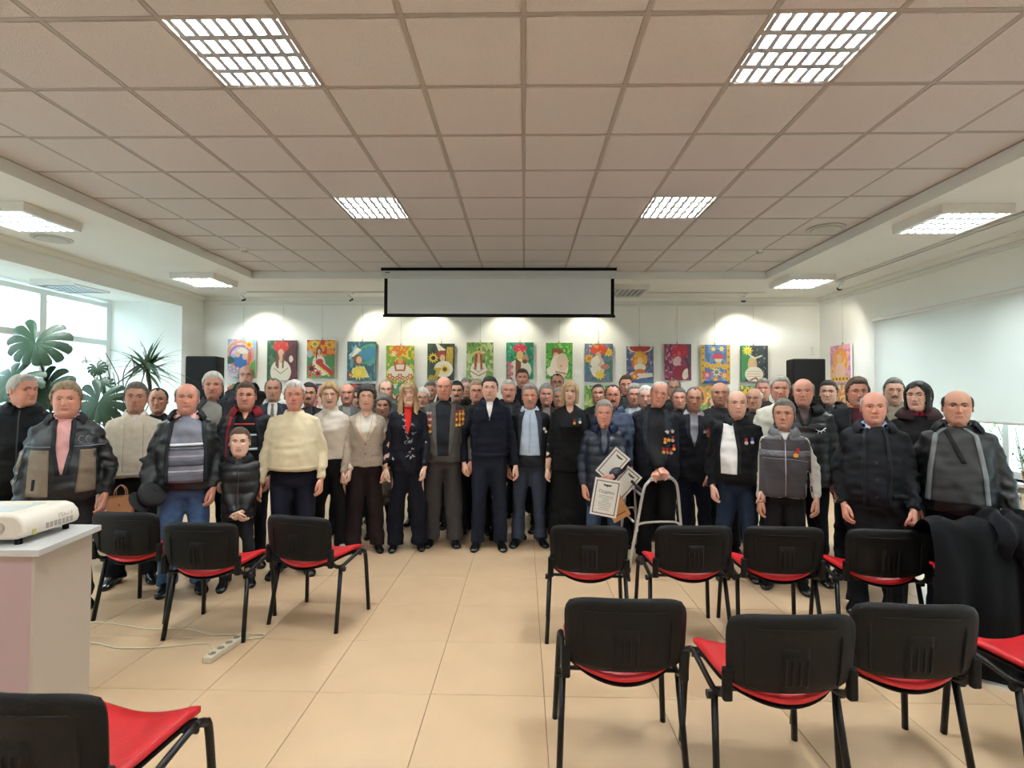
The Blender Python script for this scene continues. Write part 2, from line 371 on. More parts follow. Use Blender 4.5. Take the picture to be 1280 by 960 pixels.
# ------------------------------------------------------------------ paintings (flat colour carried by the canvas mesh)
PW, PH = 72, 100
class Art:
    def __init__(s, bg, bg2=None, seed=0):
        s.x, s.y = np.meshgrid(np.linspace(0,1,PW), np.linspace(0,1.4,PH)); s.c = np.zeros((PH,PW,3)); s.c[:] = bg; s.r = np.random.default_rng(seed)
        if bg2 is not None: s.N(bg2, 7, .5)
    def N(s, col, f=8, d=.5, box=(0,0,1,1.4)):
        n = int(f*1.6)+2; g = s.r.random((n, n)); xi = s.x*(n-1.01); yi = s.y/1.4*(n-1.01); a = xi.astype(int); b = yi.astype(int); u = xi-a; v = yi-b
        w = g[b,a]*(1-u)*(1-v)+g[b,a+1]*u*(1-v)+g[b+1,a]*(1-u)*v+g[b+1,a+1]*u*v
        m = (w < d*.9) & (s.x >= box[0]) & (s.y >= box[1]) & (s.x <= box[2]) & (s.y <= box[3]); s.c[m] = col; return s
    def E(s, cx, cy, rx, ry, col, rot=0, ring=0):
        c_, n_ = math.cos(rot), math.sin(rot); X = (s.x-cx)*c_+(s.y-cy)*n_; Y = -(s.x-cx)*n_+(s.y-cy)*c_; q = (X/rx)**2+(Y/ry)**2
        m = q < 1
        if ring: m &= q > (1-ring)**2
        s.c[m] = col; return s
    def G(s, pts, col):
        m = np.zeros(s.x.shape, bool); n = len(pts)
        for i in range(n):
            (x1,y1),(x2,y2) = pts[i], pts[(i+1)%n]
            if y1 == y2: continue
            k = ((y1 > s.y) != (y2 > s.y)) & (s.x < (x2-x1)*(s.y-y1)/(y2-y1)+x1); m ^= k
        s.c[m] = col; return s
    def L(s, pts, w, col):
        for (x1,y1),(x2,y2) in zip(pts[:-1], pts[1:]):
            dx, dy = x2-x1, y2-y1; t = np.clip(((s.x-x1)*dx+(s.y-y1)*dy)/(dx*dx+dy*dy+1e-9), 0, 1); s.c[np.hypot(s.x-x1-t*dx, s.y-y1-t*dy) < w] = col
        return s
    def F(s, cx, cy, r, col, mid, n=9):
        a = np.arctan2(s.y-cy, s.x-cx); d = np.hypot(s.x-cx, s.y-cy); s.c[d < r*(.78+.22*np.cos(a*n))] = col; s.c[d < r*.42] = mid; return s
W_,R_d,K_,SK = (238,232,215),(200,45,35),(35,35,40),(228,180,150)
YE,OR,GR,DG,BL,DB,PK,MA,TE,BR = (240,205,50),(230,110,40),(90,160,70),(30,80,55),(80,140,195),(40,65,120),(225,130,160),(130,30,60),(40,150,130),(120,70,45)
def woman(a, cx, cy, hair=BR, dress=W_, wreath=None, s=1.):
    a.E(cx, cy+.02*s, .14*s, .18*s, hair); a.E(cx, cy+.62*s, .32*s, .38*s, dress); a.L([(cx,cy+.15*s),(cx,cy+.28*s)], .05*s, SK)
    a.E(cx, cy+.04*s, .085*s, .12*s, SK); a.L([(cx-.12*s,cy+.1*s),(cx-.14*s,cy+.42*s)], .03*s, hair)
    a.L([(cx-.22*s,cy+.5*s),(cx,cy+.68*s),(cx+.22*s,cy+.5*s)], .015*s, (170,150,130))
    if wreath:
        for k in range(5): a.F(cx-.14*s+.07*k*s, cy-.1*s-.045*s*math.sin(k*PI/4), .065*s, wreath, YE if wreath != YE else OR, 5)
    return a
def arts():
    A = []
    a = Art((150,190,225),(235,200,225),1); a.E(.45,.55,.5,.5,(235,150,90),ring=.16); a.E(.45,.6,.4,.4,(190,90,150),ring=.16); a.F(.75,.2,.16,YE,OR,8); a.E(.5,.5,.2,.2,W_); a.E(.45,.78,.24,.26,(50,110,190)); a.E(.62,.62,.1,.12,SK); a.E(.35,.55,.1,.1,SK)
    a.L([(.75,.5),(.75,.9)],.04,OR); a.G([(.8,.9),(1,.7),(1,1.4),(.8,1.4)],GR); [a.F(.1+.13*k,1.05+.09*(k%2),.08,(225,90,110),W_,5) for k in range(4)]; [a.F(.08+.14*k,1.27,.07,W_,PK,5) for k in range(5)]; a.E(.05,.75,.2,.14,DG); A.append(a)
    a = Art(DG,(70,110,80),2); a.G([(.55,0),(1,0),(1,1.4),(.7,1.4)],(90,25,40)); a.N((50,30,40),9,.3,(.6,0,1,1.4)); woman(a,.47,.42,BR,W_,None,1.1); a.E(.47,.22,.27,.2,R_d); a.N((235,90,70),9,.3,(.25,.05,.7,.3)); a.E(.47,.44,.1,.14,SK); a.L([(.36,.5),(.36,.95)],.035,BR); a.L([(.56,.5),(.54,.95)],.03,BR); a.E(.82,.65,.07,.12,W_); A.append(a)
    a = Art((240,150,40),R_d,3); a.G([(0,.6),(1,.55),(1,1.4),(0,1.4)],(70,140,80)); a.F(.8,.17,.17,YE,OR,9); a.E(.28,.15,.14,.13,YE); a.E(.28,.15,.07,.06,GR); a.E(.1,.5,.1,.14,(180,200,210)); woman(a,.43,.38,K_,W_,None,.7); a.G([(.05,1.15),(.4,.6),(.95,1.15),(.6,1.3)],W_); a.E(.45,.8,.14,.12,R_d); a.L([(.45,.85),(.9,1.2)],.08,R_d); a.L([(.42,.95),(.8,1.3)],.03,YE); a.F(.17,1.05,.19,R_d,K_,7); a.F(.4,1.22,.16,(220,80,40),(90,20,20),7); a.F(.12,1.3,.1,OR,BR,6); A.append(a)
    a = Art((45,90,105),(90,150,160),4); a.E(.7,.45,.5,.32,(70,170,130),-.5,.25); a.E(.75,.45,.36,.22,(60,140,180),-.5); a.G([(.05,.5),(.35,.2),(.5,.3),(.2,.55)],W_); a.L([(.3,.15),(.1,.6)],.03,(150,200,220)); a.E(.38,.66,.16,.2,BR); a.E(.42,.66,.1,.13,SK); a.G([(.1,1.3),(.2,.95),(.6,.88),(.8,1.3)],(225,225,160)); a.F(.42,1.12,.27,YE,(240,225,90),13); a.F(.12,1.2,.1,R_d,YE,6); A.append(a)
    a = Art((120,170,60),YE,5); a.N((60,160,140),6,.25,(.5,.3,1,.8)); a.E(.45,.18,.35,.2,(225,120,40)); a.N(YE,10,.35,(.1,0,.8,.4)); a.F(.28,.28,.1,W_,YE,6); a.E(.5,.62,.16,.16,(200,90,30)); a.E(.5,.55,.1,.12,(230,160,90)); a.E(.5,1.0,.45,.32,W_); a.L([(.3,.6),(.35,.9),(.65,.9),(.7,.6)],.03,(190,70,40)); [a.F(.14+.18*k,1.12+.1*(k%2),.12,(190,60,50),(230,200,120),6) for k in range(5)]; [a.F(.1+.2*k,1.3,.08,GR,YE,5) for k in range(5)]; A.append(a)
    a = Art((50,75,55),(35,50,40),6); a.G([(.3,0),(.42,.3),(.7,.25),(.5,.1),(.4,0)],W_); [a.L([(.75+.06*k,.15),(.7+.07*k,.9)],.025,(215,180,60)) for k in range(4)]; a.F(.22,.55,.2,YE,K_,11); a.E(.52,.42,.18,.16,(150,60,40)); a.E(.56,.55,.1,.13,SK); a.E(.6,.98,.35,.32,W_); a.F(.65,.98,.2,YE,(110,70,30),11); [a.L([(.02+.1*k,1.4),(.3+.06*k,.95)],.03,(200,170,50)) for k in range(4)]; a.E(.2,1.1,.12,.12,DG); A.append(a)
    a = Art((120,165,80),(190,205,140),7); a.N((60,120,60),11,.3); woman(a,.45,.5,(150,60,45),W_,(230,190,150),.95); a.L([(.37,.5),(.33,1.0)],.045,(160,70,50)); a.L([(.54,.5),(.56,1.0)],.04,(160,70,50)); a.L([(.15,1.1),(.45,1.28),(.8,1.1)],.02,(150,120,90)); a.N((235,225,190),9,.2,(.6,.3,1,.9)); A.append(a)
    a = Art((40,160,120),(25,120,90),8); a.N((120,200,160),12,.25); a.E(.5,.22,.26,.17,(205,50,70)); a.N((240,110,130),10,.35,(.25,.08,.75,.36)); a.E(.5,.5,.13,.18,YE); a.E(.52,.45,.09,.11,SK); a.E(.5,1.05,.42,.42,W_); a.G([(.35,.6),(.55,.75),(.5,1.4),(.35,1.4)],BR); a.E(.7,.62,.12,.16,(190,150,120)); a.E(.68,.72,.1,.08,BR); [a.F(.1+.08*(k%2),.8+.13*k,.1,(215,50,95),PK,6) for k in range(5)]; A.append(a)
    a = Art((70,170,60),(45,130,50),9); a.N((160,210,90),11,.35); a.E(.42,.36,.2,.16,(130,80,50)); a.E(.42,.3,.2,.07,(150,60,40),ring=.4); a.E(.38,.5,.1,.13,SK); a.E(.5,.95,.34,.5,(240,225,205)); a.E(.62,.75,.22,.35,(232,205,180)); a.L([(.3,1.1),(.75,1.2)],.03,(200,120,90)); a.N((235,130,100),10,.2,(.3,.8,.8,1.4)); a.E(.2,1.1,.16,.18,W_); A.append(a)
    a = Art((110,120,150),(70,110,120),10); a.N((220,220,220),10,.3,(0,0,.5,.4)); a.F(.16,.55,.18,YE,OR,8); a.F(.85,.32,.17,YE,(220,170,30),8); a.N((40,130,80),8,.5,(.75,.5,1,1.4)); a.E(.5,.22,.3,.2,(220,70,40)); a.N((240,150,60),9,.35,(.25,.05,.8,.35)); a.E(.48,.45,.1,.15,SK); a.E(.45,.85,.26,.4,W_); a.L([(.52,.5),(.62,.65),(.5,.8)],.04,(225,190,175)); a.E(.72,.85,.16,.1,(225,130,110)); a.F(.55,1.15,.2,YE,(235,200,60),9); a.N((60,120,150),8,.5,(0,.8,.25,1.4)); A.append(a)
    a = Art((95,100,135),(60,75,110),11); a.N((200,195,190),12,.25); a.G([(.05,0),(.95,0),(.8,.2),(.5,.3),(.2,.2)],(190,60,40)); a.E(.5,.05,.45,.2,(235,225,220),ring=.15); a.E(.5,.5,.27,.32,(235,170,50)); a.N((230,90,40),9,.35,(.2,.2,.8,.8)); a.E(.5,.55,.1,.14,(240,200,150)); a.E(.5,.8,.22,.14,W_); a.E(.5,.98,.2,.12,OR); a.G([(.1,1.05),(.95,1.0),(.98,1.15),(.3,1.25)],W_); a.F(.3,1.15,.16,(225,90,40),YE,7); a.G([(0,1.28),(1,1.25),(1,1.4),(0,1.4)],(60,110,160)); A.append(a)
    a = Art((150,50,90),(110,30,60),12); a.N((205,140,170),13,.35,(0,0,.45,1.4)); a.G([(.8,0),(1,0),(1,1.2),(.8,.8)],(90,80,100)); a.E(.58,.28,.32,.26,(185,30,50)); a.N((225,80,90),10,.3,(.25,.02,.9,.5)); a.E(.47,.66,.14,.2,(235,190,190),.5); a.L([(.55,.75),(.62,.95)],.05,(235,190,190)); a.E(.62,1.12,.3,.3,(150,25,55)); a.E(.8,1.15,.12,.22,W_,.3); a.L([(.75,.5),(.9,.8),(.92,1.2)],.035,(110,30,50)); A.append(a)
    a = Art((75,120,190),(110,150,210),13); a.G([(0,0),(.12,0),(.12,1.4),(0,1.4)],(225,175,50)); a.G([(.88,0),(1,0),(1,1.4),(.88,1.4)],(225,175,50)); [a.E(.06+.88*(k%2),.1+.11*k,.03,.03,BR) for k in range(12)]; a.F(.42,.15,.1,YE,(250,240,150),6); a.F(.7,.14,.1,(240,225,120),YE,6); a.E(.58,.42,.2,.11,(215,70,90)); a.G([(.44,.5),(.74,.5),(.68,.62),(.5,.62)],W_); [a.F(.2+.2*k,.72+.06*(k%2),.13,YE,(235,160,40),8) for k in range(4)]; a.F(.2,1.08,.17,(210,70,100),(240,180,190),9); a.F(.53,.98,.16,(245,225,130),(70,130,180),8); a.F(.8,1.1,.16,(235,150,60),(230,200,150),8); a.F(.5,1.24,.13,(230,120,60),YE,7); a.G([(.1,1.3),(.9,1.3),(1,1.4),(0,1.4)],DB); A.append(a)
    a = Art((45,60,65),(30,40,45),14); a.G([(0,0),(.35,0),(.3,.8),(.12,1.4),(0,1.4)],(50,140,80)); a.F(.24,.2,.2,(235,235,80),YE,10); a.N((120,130,130),12,.3,(.5,0,1,1.2)); a.E(.42,.75,.17,.35,(215,185,120)); a.L([(.3,.35),(.5,.5),(.75,.4)],.03,(225,230,225)); a.E(.42,.72,.09,.16,(225,185,150)); a.E(.48,1.12,.34,.3,W_); [a.L([(.2,1.0+.1*k),(.76,1.0+.1*k)],.008,(180,140,110)) for k in range(3)]; a.L([(.35,1.35),(.55,1.25),(.62,1.35)],.03,(150,80,60)); A.append(a)
    a = Art((235,160,170),(200,120,190),15); a.E(.5,.6,.36,.5,(235,150,60)); a.N((245,200,90),9,.35,(.15,.2,.9,1.2)); a.E(.45,.5,.12,.17,SK); a.E(.5,.95,.26,.3,(240,190,170)); [a.F(.15+.17*k,1.25,.13,YE,(150,80,30),8) for k in range(5)]; a.F(.1,.95,.12,YE,OR,8); A.append(a)
    cols = [((230,60,50),(240,235,225),(60,150,80)),((235,150,180),(40,35,45),(230,90,130)),((30,30,35),(90,70,60),(180,60,60)),((70,150,120),(220,230,180),(120,60,50)),((90,170,70),(180,210,110),(235,220,190)),((90,160,70),(235,140,70),(240,200,120)),((60,150,120),(240,200,50),(90,110,60)),((235,180,120),(220,120,60),(245,225,160))]
    for k, (p, q_, r_) in enumerate(cols):
        a = Art(p, q_, 30+k); a.N(r_, 9, .35); woman(a,.5,.5,BR,W_ if k%2 else p,r_,.95); a.F(.2,1.2,.14,r_,q_,7); a.F(.8,1.2,.13,q_,YE,7); A.append(a)
    return A
ART = arts()
M_art = mat('painted_canvas', (255,255,255), .55, attr=True, bump=.15, bscale=200); M_edge = mat('canvas_edge', (225,222,212), .7); M_wire = mat('steel_wire', (150,150,145), .4, metal=.6); M_framed = mat('dark_frame', (60,52,48), .5)
def painting(a, x, zt, w, h, label, wall='back', dark=False, wire=True, group='paintings on the gallery walls'):
    r = empty('painting', (x, YB-.03, zt-h/2) if wall == 'back' else (WR-.03, x, zt-h/2), 0 if wall == 'back' else -PI/2, label, 'painting', group)
    P = np.zeros((PH,PW,3)); P[...,0] = (a.x-.5)*w; P[...,2] = h/2-a.y/1.4*h; P[...,1] = -.0305
    m = MB(); m.grid(P, M_art); o = m.build('canvas', r)
    c = np.array([lin((v,v,v))[0] for v in range(256)])[np.clip(a.c*.86+20,0,255).astype(int)]
    at = o.data.color_attributes.new('Col', 'FLOAT_COLOR', 'POINT'); at.data.foreach_set('color', np.concatenate([c.reshape(-1,3), np.ones((PW*PH,1))], 1).ravel())
    f = MB(); f.box(-w/2-.001, w/2+.001, -.03, 0, -h/2-.001, h/2+.001, M_framed if dark else M_edge); f.build('stretcher', r)
    if wire:
        f = MB(); f.tube([(0,.012,h/2-.03),(0,.012,3.17-zt+h/2)], .0018, 6, M_wire); f.box(-.006,.006,.004,.02,h/2+.005,h/2+.04,M_wire); f.build('hanging_wire', r)
tops = [(284.8,320.3,424,'mother in blue under a rainbow arc, white and pink blossoms'),(334.3,370.7,425.4,'braided woman in white blouse with red flower headdress'),(384,419,425,'woman in white among red poppies and orange sun'),(434.3,469.8,427,'woman with a big yellow sunflower on teal background'),(482.8,518,432,'orange and yellow figure in white over fruit bowl'),
 (534.5,568,429.5,'white bird and sunflowers on dark green background'),(583.3,616.8,428,'red-haired woman in white on pale green leaves'),(633,667,428,'woman with pink wreath on emerald green, pink blooms'),(682.4,715.7,428.5,'bowed woman in a cream shawl on bright green'),(731,766,429.5,'woman in red flower wreath with yellow flowers at right'),
 (783,817,433,'orange haloed figure on blue grey background'),(830.4,864,430,'bowed woman with crimson hair on purple red background'),(876.5,912.7,431,'still life of flowers with yellow ornamental side borders'),(926.5,959.8,432,'pale veiled woman with yellow flower on black background')]
for k, (xa, xb, yt, lb) in enumerate(tops):
    p, q_ = PYt(xa, yt, YB-.06), PYt(xb, yt, YB-.06); painting(ART[k], (p.x+q_.x)/2, p.z, q_.x-p.x, (q_.x-p.x)*1.36, 'painting of '+lb.replace('still life of ','') if not lb.startswith('still') else 'still life painting of flowers with yellow ornamental side borders', dark=k in (1,3,5,13))
painting(ART[14], 8.8, 2.43, .55, .62, 'painting of a golden-haired woman hanging alone on the right wall', 'right')
for px, k, w, lb in ((302,0,.52,'red white and green painting of the lower row, below the leftmost painting'),(400,1,.54,'pink and black painting of the lower row behind the blonde woman'),(452,2,.5,'near black painting of the lower row, behind the woman in tweed'),(500,3,.52,'green painting of the lower row behind the woman with red top'),(749,4,.52,'light green leafy painting of the lower row, behind the certificate holder'),(890,5,.52,'orange and green painting of the lower row, right part'),(943,6,.5,'teal and yellow painting of the lower row, rightmost on the back wall')):
    p = PYt(px, 479.5 if px < 700 else 482, YB-.06); painting(ART[15+k], p.x, p.z, w, w*1.36, lb, wire=False, group='lower row paintings partly hidden by heads')
painting(ART[22], 8.7, 1.78, .6, .7, 'patterned painting of the lower row on the right wall', 'right', wire=False, group='lower row paintings partly hidden by heads')
# ------------------------------------------------------------------ projection screen
M_scr = mat('screen_fabric', (228,232,232), .8); M_blk = mat('screen_black', (8,8,8), .7, spec=.2); M_case = mat('screen_case', (205,210,208), .4)
sc = empty('projection_screen', (0, 7.75, 3.30), 0, 'white projection screen with black border hanging below the ceiling', 'projection screen')
b = MB(); P = []
for x in (-2.09, 1.325): P.append(np.array([[x, y, z] for y, z in ((-.055,.085),(.05,.085),(.06,.07),(.06,.0),(.045,-.02),(-.045,-.02),(-.06,0),(-.06,.07))]))
b.grid(np.array(P), M_case, wrap=True); b.f.append(tuple(range(8))); b.f.append(tuple(range(8,16))); b.m += [0,0]; b.build('casing', sc)
MB().box(-2.09, 1.325, -.065, .065, .0855, .125, M_blk).build('mounting_rail', sc)
MB().box(-2.03,-1.96,-.0615,-.06,.050,.060,M_blk).build('printed_mark', sc)
MB().box(-2.055,1.30,-.003,.0,-.56,-.01,M_blk).build('border', sc)
MB().box(-2.005,1.25,-.0045,-.0032,-.535,-.01,M_scr).build('fabric', sc)
MB().box(-2.07,1.315,-.012,.010,-.585,-.55,M_blk).build('bottom_bar', sc, bevel=.004)
# speakers
M_spk = mat('speaker_black', (7,7,8), .6, spec=.2, bump=.3, bscale=300)
def speaker(x, label):
    r = empty('loudspeaker', (x, 8.75, 0), 0, label, 'loudspeaker', 'black loudspeakers on stands')
    b = MB(); zt = 2.19; v = []
    pr_ = [(-.26,-.17),(.26,-.17),(.2,.18),(-.2,.18)]
    b.add([(a,c,z) for z in (zt-.72, zt) for a,c in pr_], [(3,2,1,0),(4,5,6,7),(0,1,5,4),(1,2,6,5),(2,3,7,6),(3,0,4,7)], M_spk); b.build('cabinet', r, bevel=.02)
    MB().box(-.235,.235,-.178,-.171,zt-.69,zt-.03,M_blk).build('grille', r)
    MB().tube([(0,0,.35),(0,0,zt-.71)], .018, 10, M_blk).build('pole', r)
    for k in range(3):
        a = k*2*PI/3; MB().tube([(0,0,.75),(.45*math.cos(a),.45*math.sin(a),.012)], .012, 8, M_blk).build('leg', r)
speaker(-5.27, 'black loudspeaker at the left end of the back wall'); speaker(4.53, 'black loudspeaker at the right end of the back wall')
tag(MB().box(5.05,5.09,YB-.03,YB,2.32,2.46,M_white).build('wall_switch', bevel=.004), 'small white wall box in the far right corner', 'wall box')
# roller blind
M_blind = mat('blind_fabric', (226,226,222), .9, trans=.42)
bl = empty('roller_blind', (WR-.05, 0, 0), 0, 'large white roller blind covering the right window', 'blind')
MB().box(-.0015,.0015,.05,7.96,1.32,2.70,M_blind).build('fabric', bl)
MB().tube([(0,.03,2.715),(0,7.985,2.715)], .026, 14, M_white).build('roller', bl, smooth=True); MB().box(-.012,.012,.05,7.96,1.298,1.322,M_rail).build('bottom_bar', bl)
# radiator
M_rad = mat('radiator_white', (226,216,200), .4)
rd = empty('radiator', (WR-.02, 0, 0), 0, 'white sectional radiator under the right window sill', 'radiator')
f0 = MB(); f0.box(-.10,-.09,-.037,.037,.1,.60,M_rad); f0.box(-.09,-.01,-.012,.012,.12,.58,M_rad); f0.box(-.098,-.02,-.035,.035,.585,.60,M_rad)
for z in (.13,.55): f0.box(-.075,-.035,-.04,.04,z-.02,z+.02,M_rad)
f0 = f0.build('section', rd, bevel=.004); f0.location = (0,6.6,0)
for k in range(1, 34): o = f0.copy(); C.objects.link(o); o.parent = rd; o.location = (0, 6.6-.08*k, 0)
g_ = MB()
for k in range(33):
    for a in range(2): g_.box(-.1035,-.1,6.6-.08*k-.05+.03*a,6.6-.08*k-.03+.03*a,.545,.575,mat('radiator_slot',(140,130,118),.7))
g_.build('top_grille', rd)
# ------------------------------------------------------------------ outside the windows
M_gnd = mat('paving_outside', (130,132,128), .9, noise=.1, nscale=2); M_br = mat('outside_brick', (176,158,150), .9, noise=.3, nscale=9); M_pl = mat('outside_plaster', (172,188,190), .9)
struct(MB().box(-40,-7.7,-20,40,-.6,-.5,M_gnd).box(5.7,40,-20,40,-.6,-.5,M_gnd).build('ground'))
bd = empty('building', (-15, 9, 0), 0, 'pale building with brick strip seen through left windows', 'building')
MB().box(-1,1.5,-8,7,-.5,2.6,M_pl).build('wall', bd); MB().box(-1,1.45,-9,9,2.6,4.2,M_br).build('brick_wall', bd); MB().box(-1,1.6,3.0,4.2,-.5,6,M_pl).build('pier', bd)
for k in range(5): w_ = MB().box(1.5,1.56,-7+2.6*k,-5.6+2.6*k,.6,2.1,mat('outside_window',(150,175,180),.2)).build('window', bd); MB().box(1.56,1.58,-6.35+2.6*k,-6.25+2.6*k,.6,2.1,M_pvc).build('mullion', w_)
M_leaf = [mat('leaf_dark', (34,62,42), .45, noise=.25, nscale=5), mat('leaf_mid', (62,98,58), .5, noise=.25, nscale=5), mat('leaf_light', (110,150,80), .55, noise=.2)]
M_stem = mat('plant_stem', (84,72,48), .7); M_bark = mat('twig_bark', (74,62,52), .8)
def bush(x, y, z0, w, h, label, n=900, m=M_leaf[2], seed=1, parent=None):
    r = empty('shrub', (x,y,z0), 0, label, 'shrub'); rg = random.Random(seed); b = MB(); st = MB()
    for k in range(n):
        a, e, q_ = rg.uniform(0,2*PI), rg.uniform(-.3,1), rg.uniform(.4,1)**.6
        c = Vector((w*q_*math.cos(a)*math.cos(e), w*q_*math.sin(a)*math.cos(e), h*.5+h*.5*q_*math.sin(e))); d = Vector((rg.uniform(-1,1),rg.uniform(-1,1),rg.uniform(-.5,1))).normalized(); s_ = d.cross(Vector((0,0,1))).normalized(); L_ = rg.uniform(.05,.12)*max(w,.35)
        b.add([c, c+d*L_*.5+s_*L_*.28, c+d*L_, c+d*L_*.5-s_*L_*.28], [(0,1,2,3)], m)
    for k in range(9): a = k*.7; st.tube([(0,0,0),(w*.3*math.cos(a),w*.3*math.sin(a),h*.45),(w*.6*math.cos(a),w*.6*math.sin(a),h*.8)], [.012*w,.009*w,.003*w], 6, M_stem)
    f = b.build('foliage', r); f['kind'] = 'stuff'; st.build('stem', r)
for k, (x, y, h_) in enumerate(((7.4,3.2,2.2),(7.8,5.0,2.4),(7.5,6.8,2.1),(8.0,8.6,2.5))):
    bush(x, y, -.5, .9, h_, ['green shrub outside the right window, nearest the camera','green shrub outside the right window, second from the camera','green shrub outside the right window behind the flowerpot','green shrub outside the right window, farthest from the camera'][k], 500, M_leaf[2], k)
bush(-11, 8.6, -.5, 1.2, 4.1, 'yellow green shrub outside the left windows', 900, mat('leaf_yellow',(120,124,60),.6), 9)
# flowerpot on the right sill
M_pot = mat('woven_pot', (128,88,62), .8); M_soil = mat('potting_soil', (50,38,28), .95)
def pot(name, loc, r0, r1, h, m, label, woven=False):
    r = empty(name, loc, 0, label, 'flowerpot' if name == 'flowerpot' else 'plant'); b = MB(); pr_ = [(r0,0),(r1,h),(r1+.012,h),(r1+.012,h-.03)]
    P = np.array([[[rr*math.cos(a),rr*math.sin(a),z] for a in np.linspace(0,2*PI,28,endpoint=False)] for rr, z in ((0,.002),(r0,.0),(r0+(r1-r0)*.9,h*.9),(r1+.01,h*.9),(r1+.012,h),(r1-.008,h),(r1-.012,h-.03),(0,h-.03))]); b.grid(P, m, wrap=True); p = b.build('pot', r, smooth=False)
    s_ = MB(); s_.cyl((0,0,h-.05), r1-.012, .025, 24, M_soil); s_.build('soil', r)
    if woven:
        w_ = MB()
        for k in range(18):
            a = 2*PI*k/18
            for sgn in (1,-1): w_.tube([((r0+(r1-r0)*t*.88+.004)*math.cos(a+sgn*t*.8),(r0+(r1-r0)*t*.88+.004)*math.sin(a+sgn*t*.8),h*t*.88) for t in np.linspace(.05,1,5)], .004, 5, mat('weave_light',(178,140,104),.8))
        w_.build('weave', p)
    return r
p = pot('potted_plant', (WR+.02, 5.62, WZ0+.001), .055, .075, .13, M_pot, 'small leafy plant in a woven brown pot on the right sill', True)
rg = random.Random(3); b = MB()
for k in range(260):
    a = rg.uniform(0,2*PI); q_ = rg.uniform(0,.18); c = Vector((q_*math.cos(a)*.8, q_*math.sin(a)+.0, .16+rg.uniform(0,.2))); d = Vector((rg.uniform(-1,1),rg.uniform(-1,1),rg.uniform(-.3,1))).normalized(); s_ = d.cross(Vector((0,0,1))).normalized()
    b.add([c, c+d*.02+s_*.012, c+d*.04, c+d*.02-s_*.012], [(0,1,2,3)], M_leaf[1])
b.build('foliage', p)['kind'] = 'stuff'
b = MB(); [b.tube([(0,0,.1),(.05*math.cos(k),.05*math.sin(k),.2),(.1*math.cos(k),.1*math.sin(k),.3)], .003, 5, M_stem) for k in range(8)]; b.build('stem', p)
# ------------------------------------------------------------------ window plants on the left
def monstera_leaf(S, tilt_dir, name, parent, loc, nrm, mid=M_leaf[0]):
    """split leaf: heart outline, lobes fanned from the midrib with real gaps between them"""
    b = MB(); n = 6
    def outline(a): # a: 0 at the tip, pi at the stem notch
        return S*.5*(1.02-.10*math.cos(a)+.16*math.sin(a)-.50*max(0, (a-2.55)/.6)**2)
    for sd in (1,-1):
        edges = np.linspace(.0, 3.0, n+1)
        for k in range(n):
            a0, a1 = edges[k], edges[k+1]; rows = 7; cols = 4; P = np.zeros((rows, cols, 3))
            for j in range(rows):
                u = j/(rows-1); gap = .0 if u < .45 else .15*(u-.45)/.55; tipr = 1-.5*max(0, u-.9)/.1
                for i in range(cols):
                    v = i/(cols-1); am = (a0+a1)/2; ha = (a1-a0)/2*(1-gap*1.6)*(1 if u < .93 else .86); aa = am+(v*2-1)*ha-.22*u*u*math.sin(min(am,2.2)); R_ = outline(aa)*u*(1-.05*(2*v-1)**2*(u > .9))
                    x = R_*math.sin(aa); y = -R_*math.cos(aa)+.10*S; P[j,i] = (sd*x, y, -.22*S*u*u*.5+.012*S*math.cos((2*v-1)*1.3)*u-.06*S*(x/S)**2*4)
            b.grid(P if sd > 0 else P[:, ::-1], mid)
    nz = Vector(nrm).normalized(); up = Vector(tilt_dir); up = (up-nz*up.dot(nz)).normalized(); xx = up.cross(nz)
    Mx = Matrix(((xx.x,up.x,nz.x,0),(xx.y,up.y,nz.y,0),(xx.z,up.z,nz.z,0),(0,0,0,1))); b.v = [tuple(Mx@Vector(p_)+Vector(loc)) for p_ in b.v]
    return b.build(name, parent, smooth=True)
def at(px, py, Y, base): v = PYt(px, py, Y); return (v.x-base[0], v.y-base[1], v.z-base[2])
base = (-5.05, 5.75, 0)
mo = pot('monstera_plant', base, .16, .2, .32, mat('pot_white',(215,215,210),.5), 'tall dark monstera plant by the left windows behind the group')
for px, py, Y, S, up, nr in ((42,434,5.5,.46,(.15,0,1),(.3,-1,.25)),(10,478,5.4,.42,(.5,0,.9),(.1,-1,.6)),(60,490,5.6,.40,(-.6,0,.9),(.3,-1,.2)),(-14,508,5.3,.4,(.9,0,.3),(.1,-1,.4)),(36,512,5.9,.34,(0,0,1),(.1,-1,.3))):
    lp = Vector(at(px,py,Y,base)); u_ = Vector(up).normalized()
    monstera_leaf(S*1.12, tuple(u_), 'leaf', mo, lp, nr)
    MB().tube(spline([(0,0,.3),(lp.x*.3,lp.y*.3,lp.z*.55),(lp.x*.8,lp.y*.8+.06,lp.z*.85),tuple(lp+Vector((0,.02,0)))],5), .012, 7, M_leaf[0]).build('stem', mo, smooth=True)
MB().tube([(.0,.05,.2),(.02,.05,1.75)], .03, 8, M_bark).build('moss_pole', mo)
base2 = (-4.6, 6.0, 0)
m2 = pot('monstera_plant', base2, .15, .19, .3, mat('pot_white'), 'smaller monstera plant between the two men in leather jacket and white sweater')
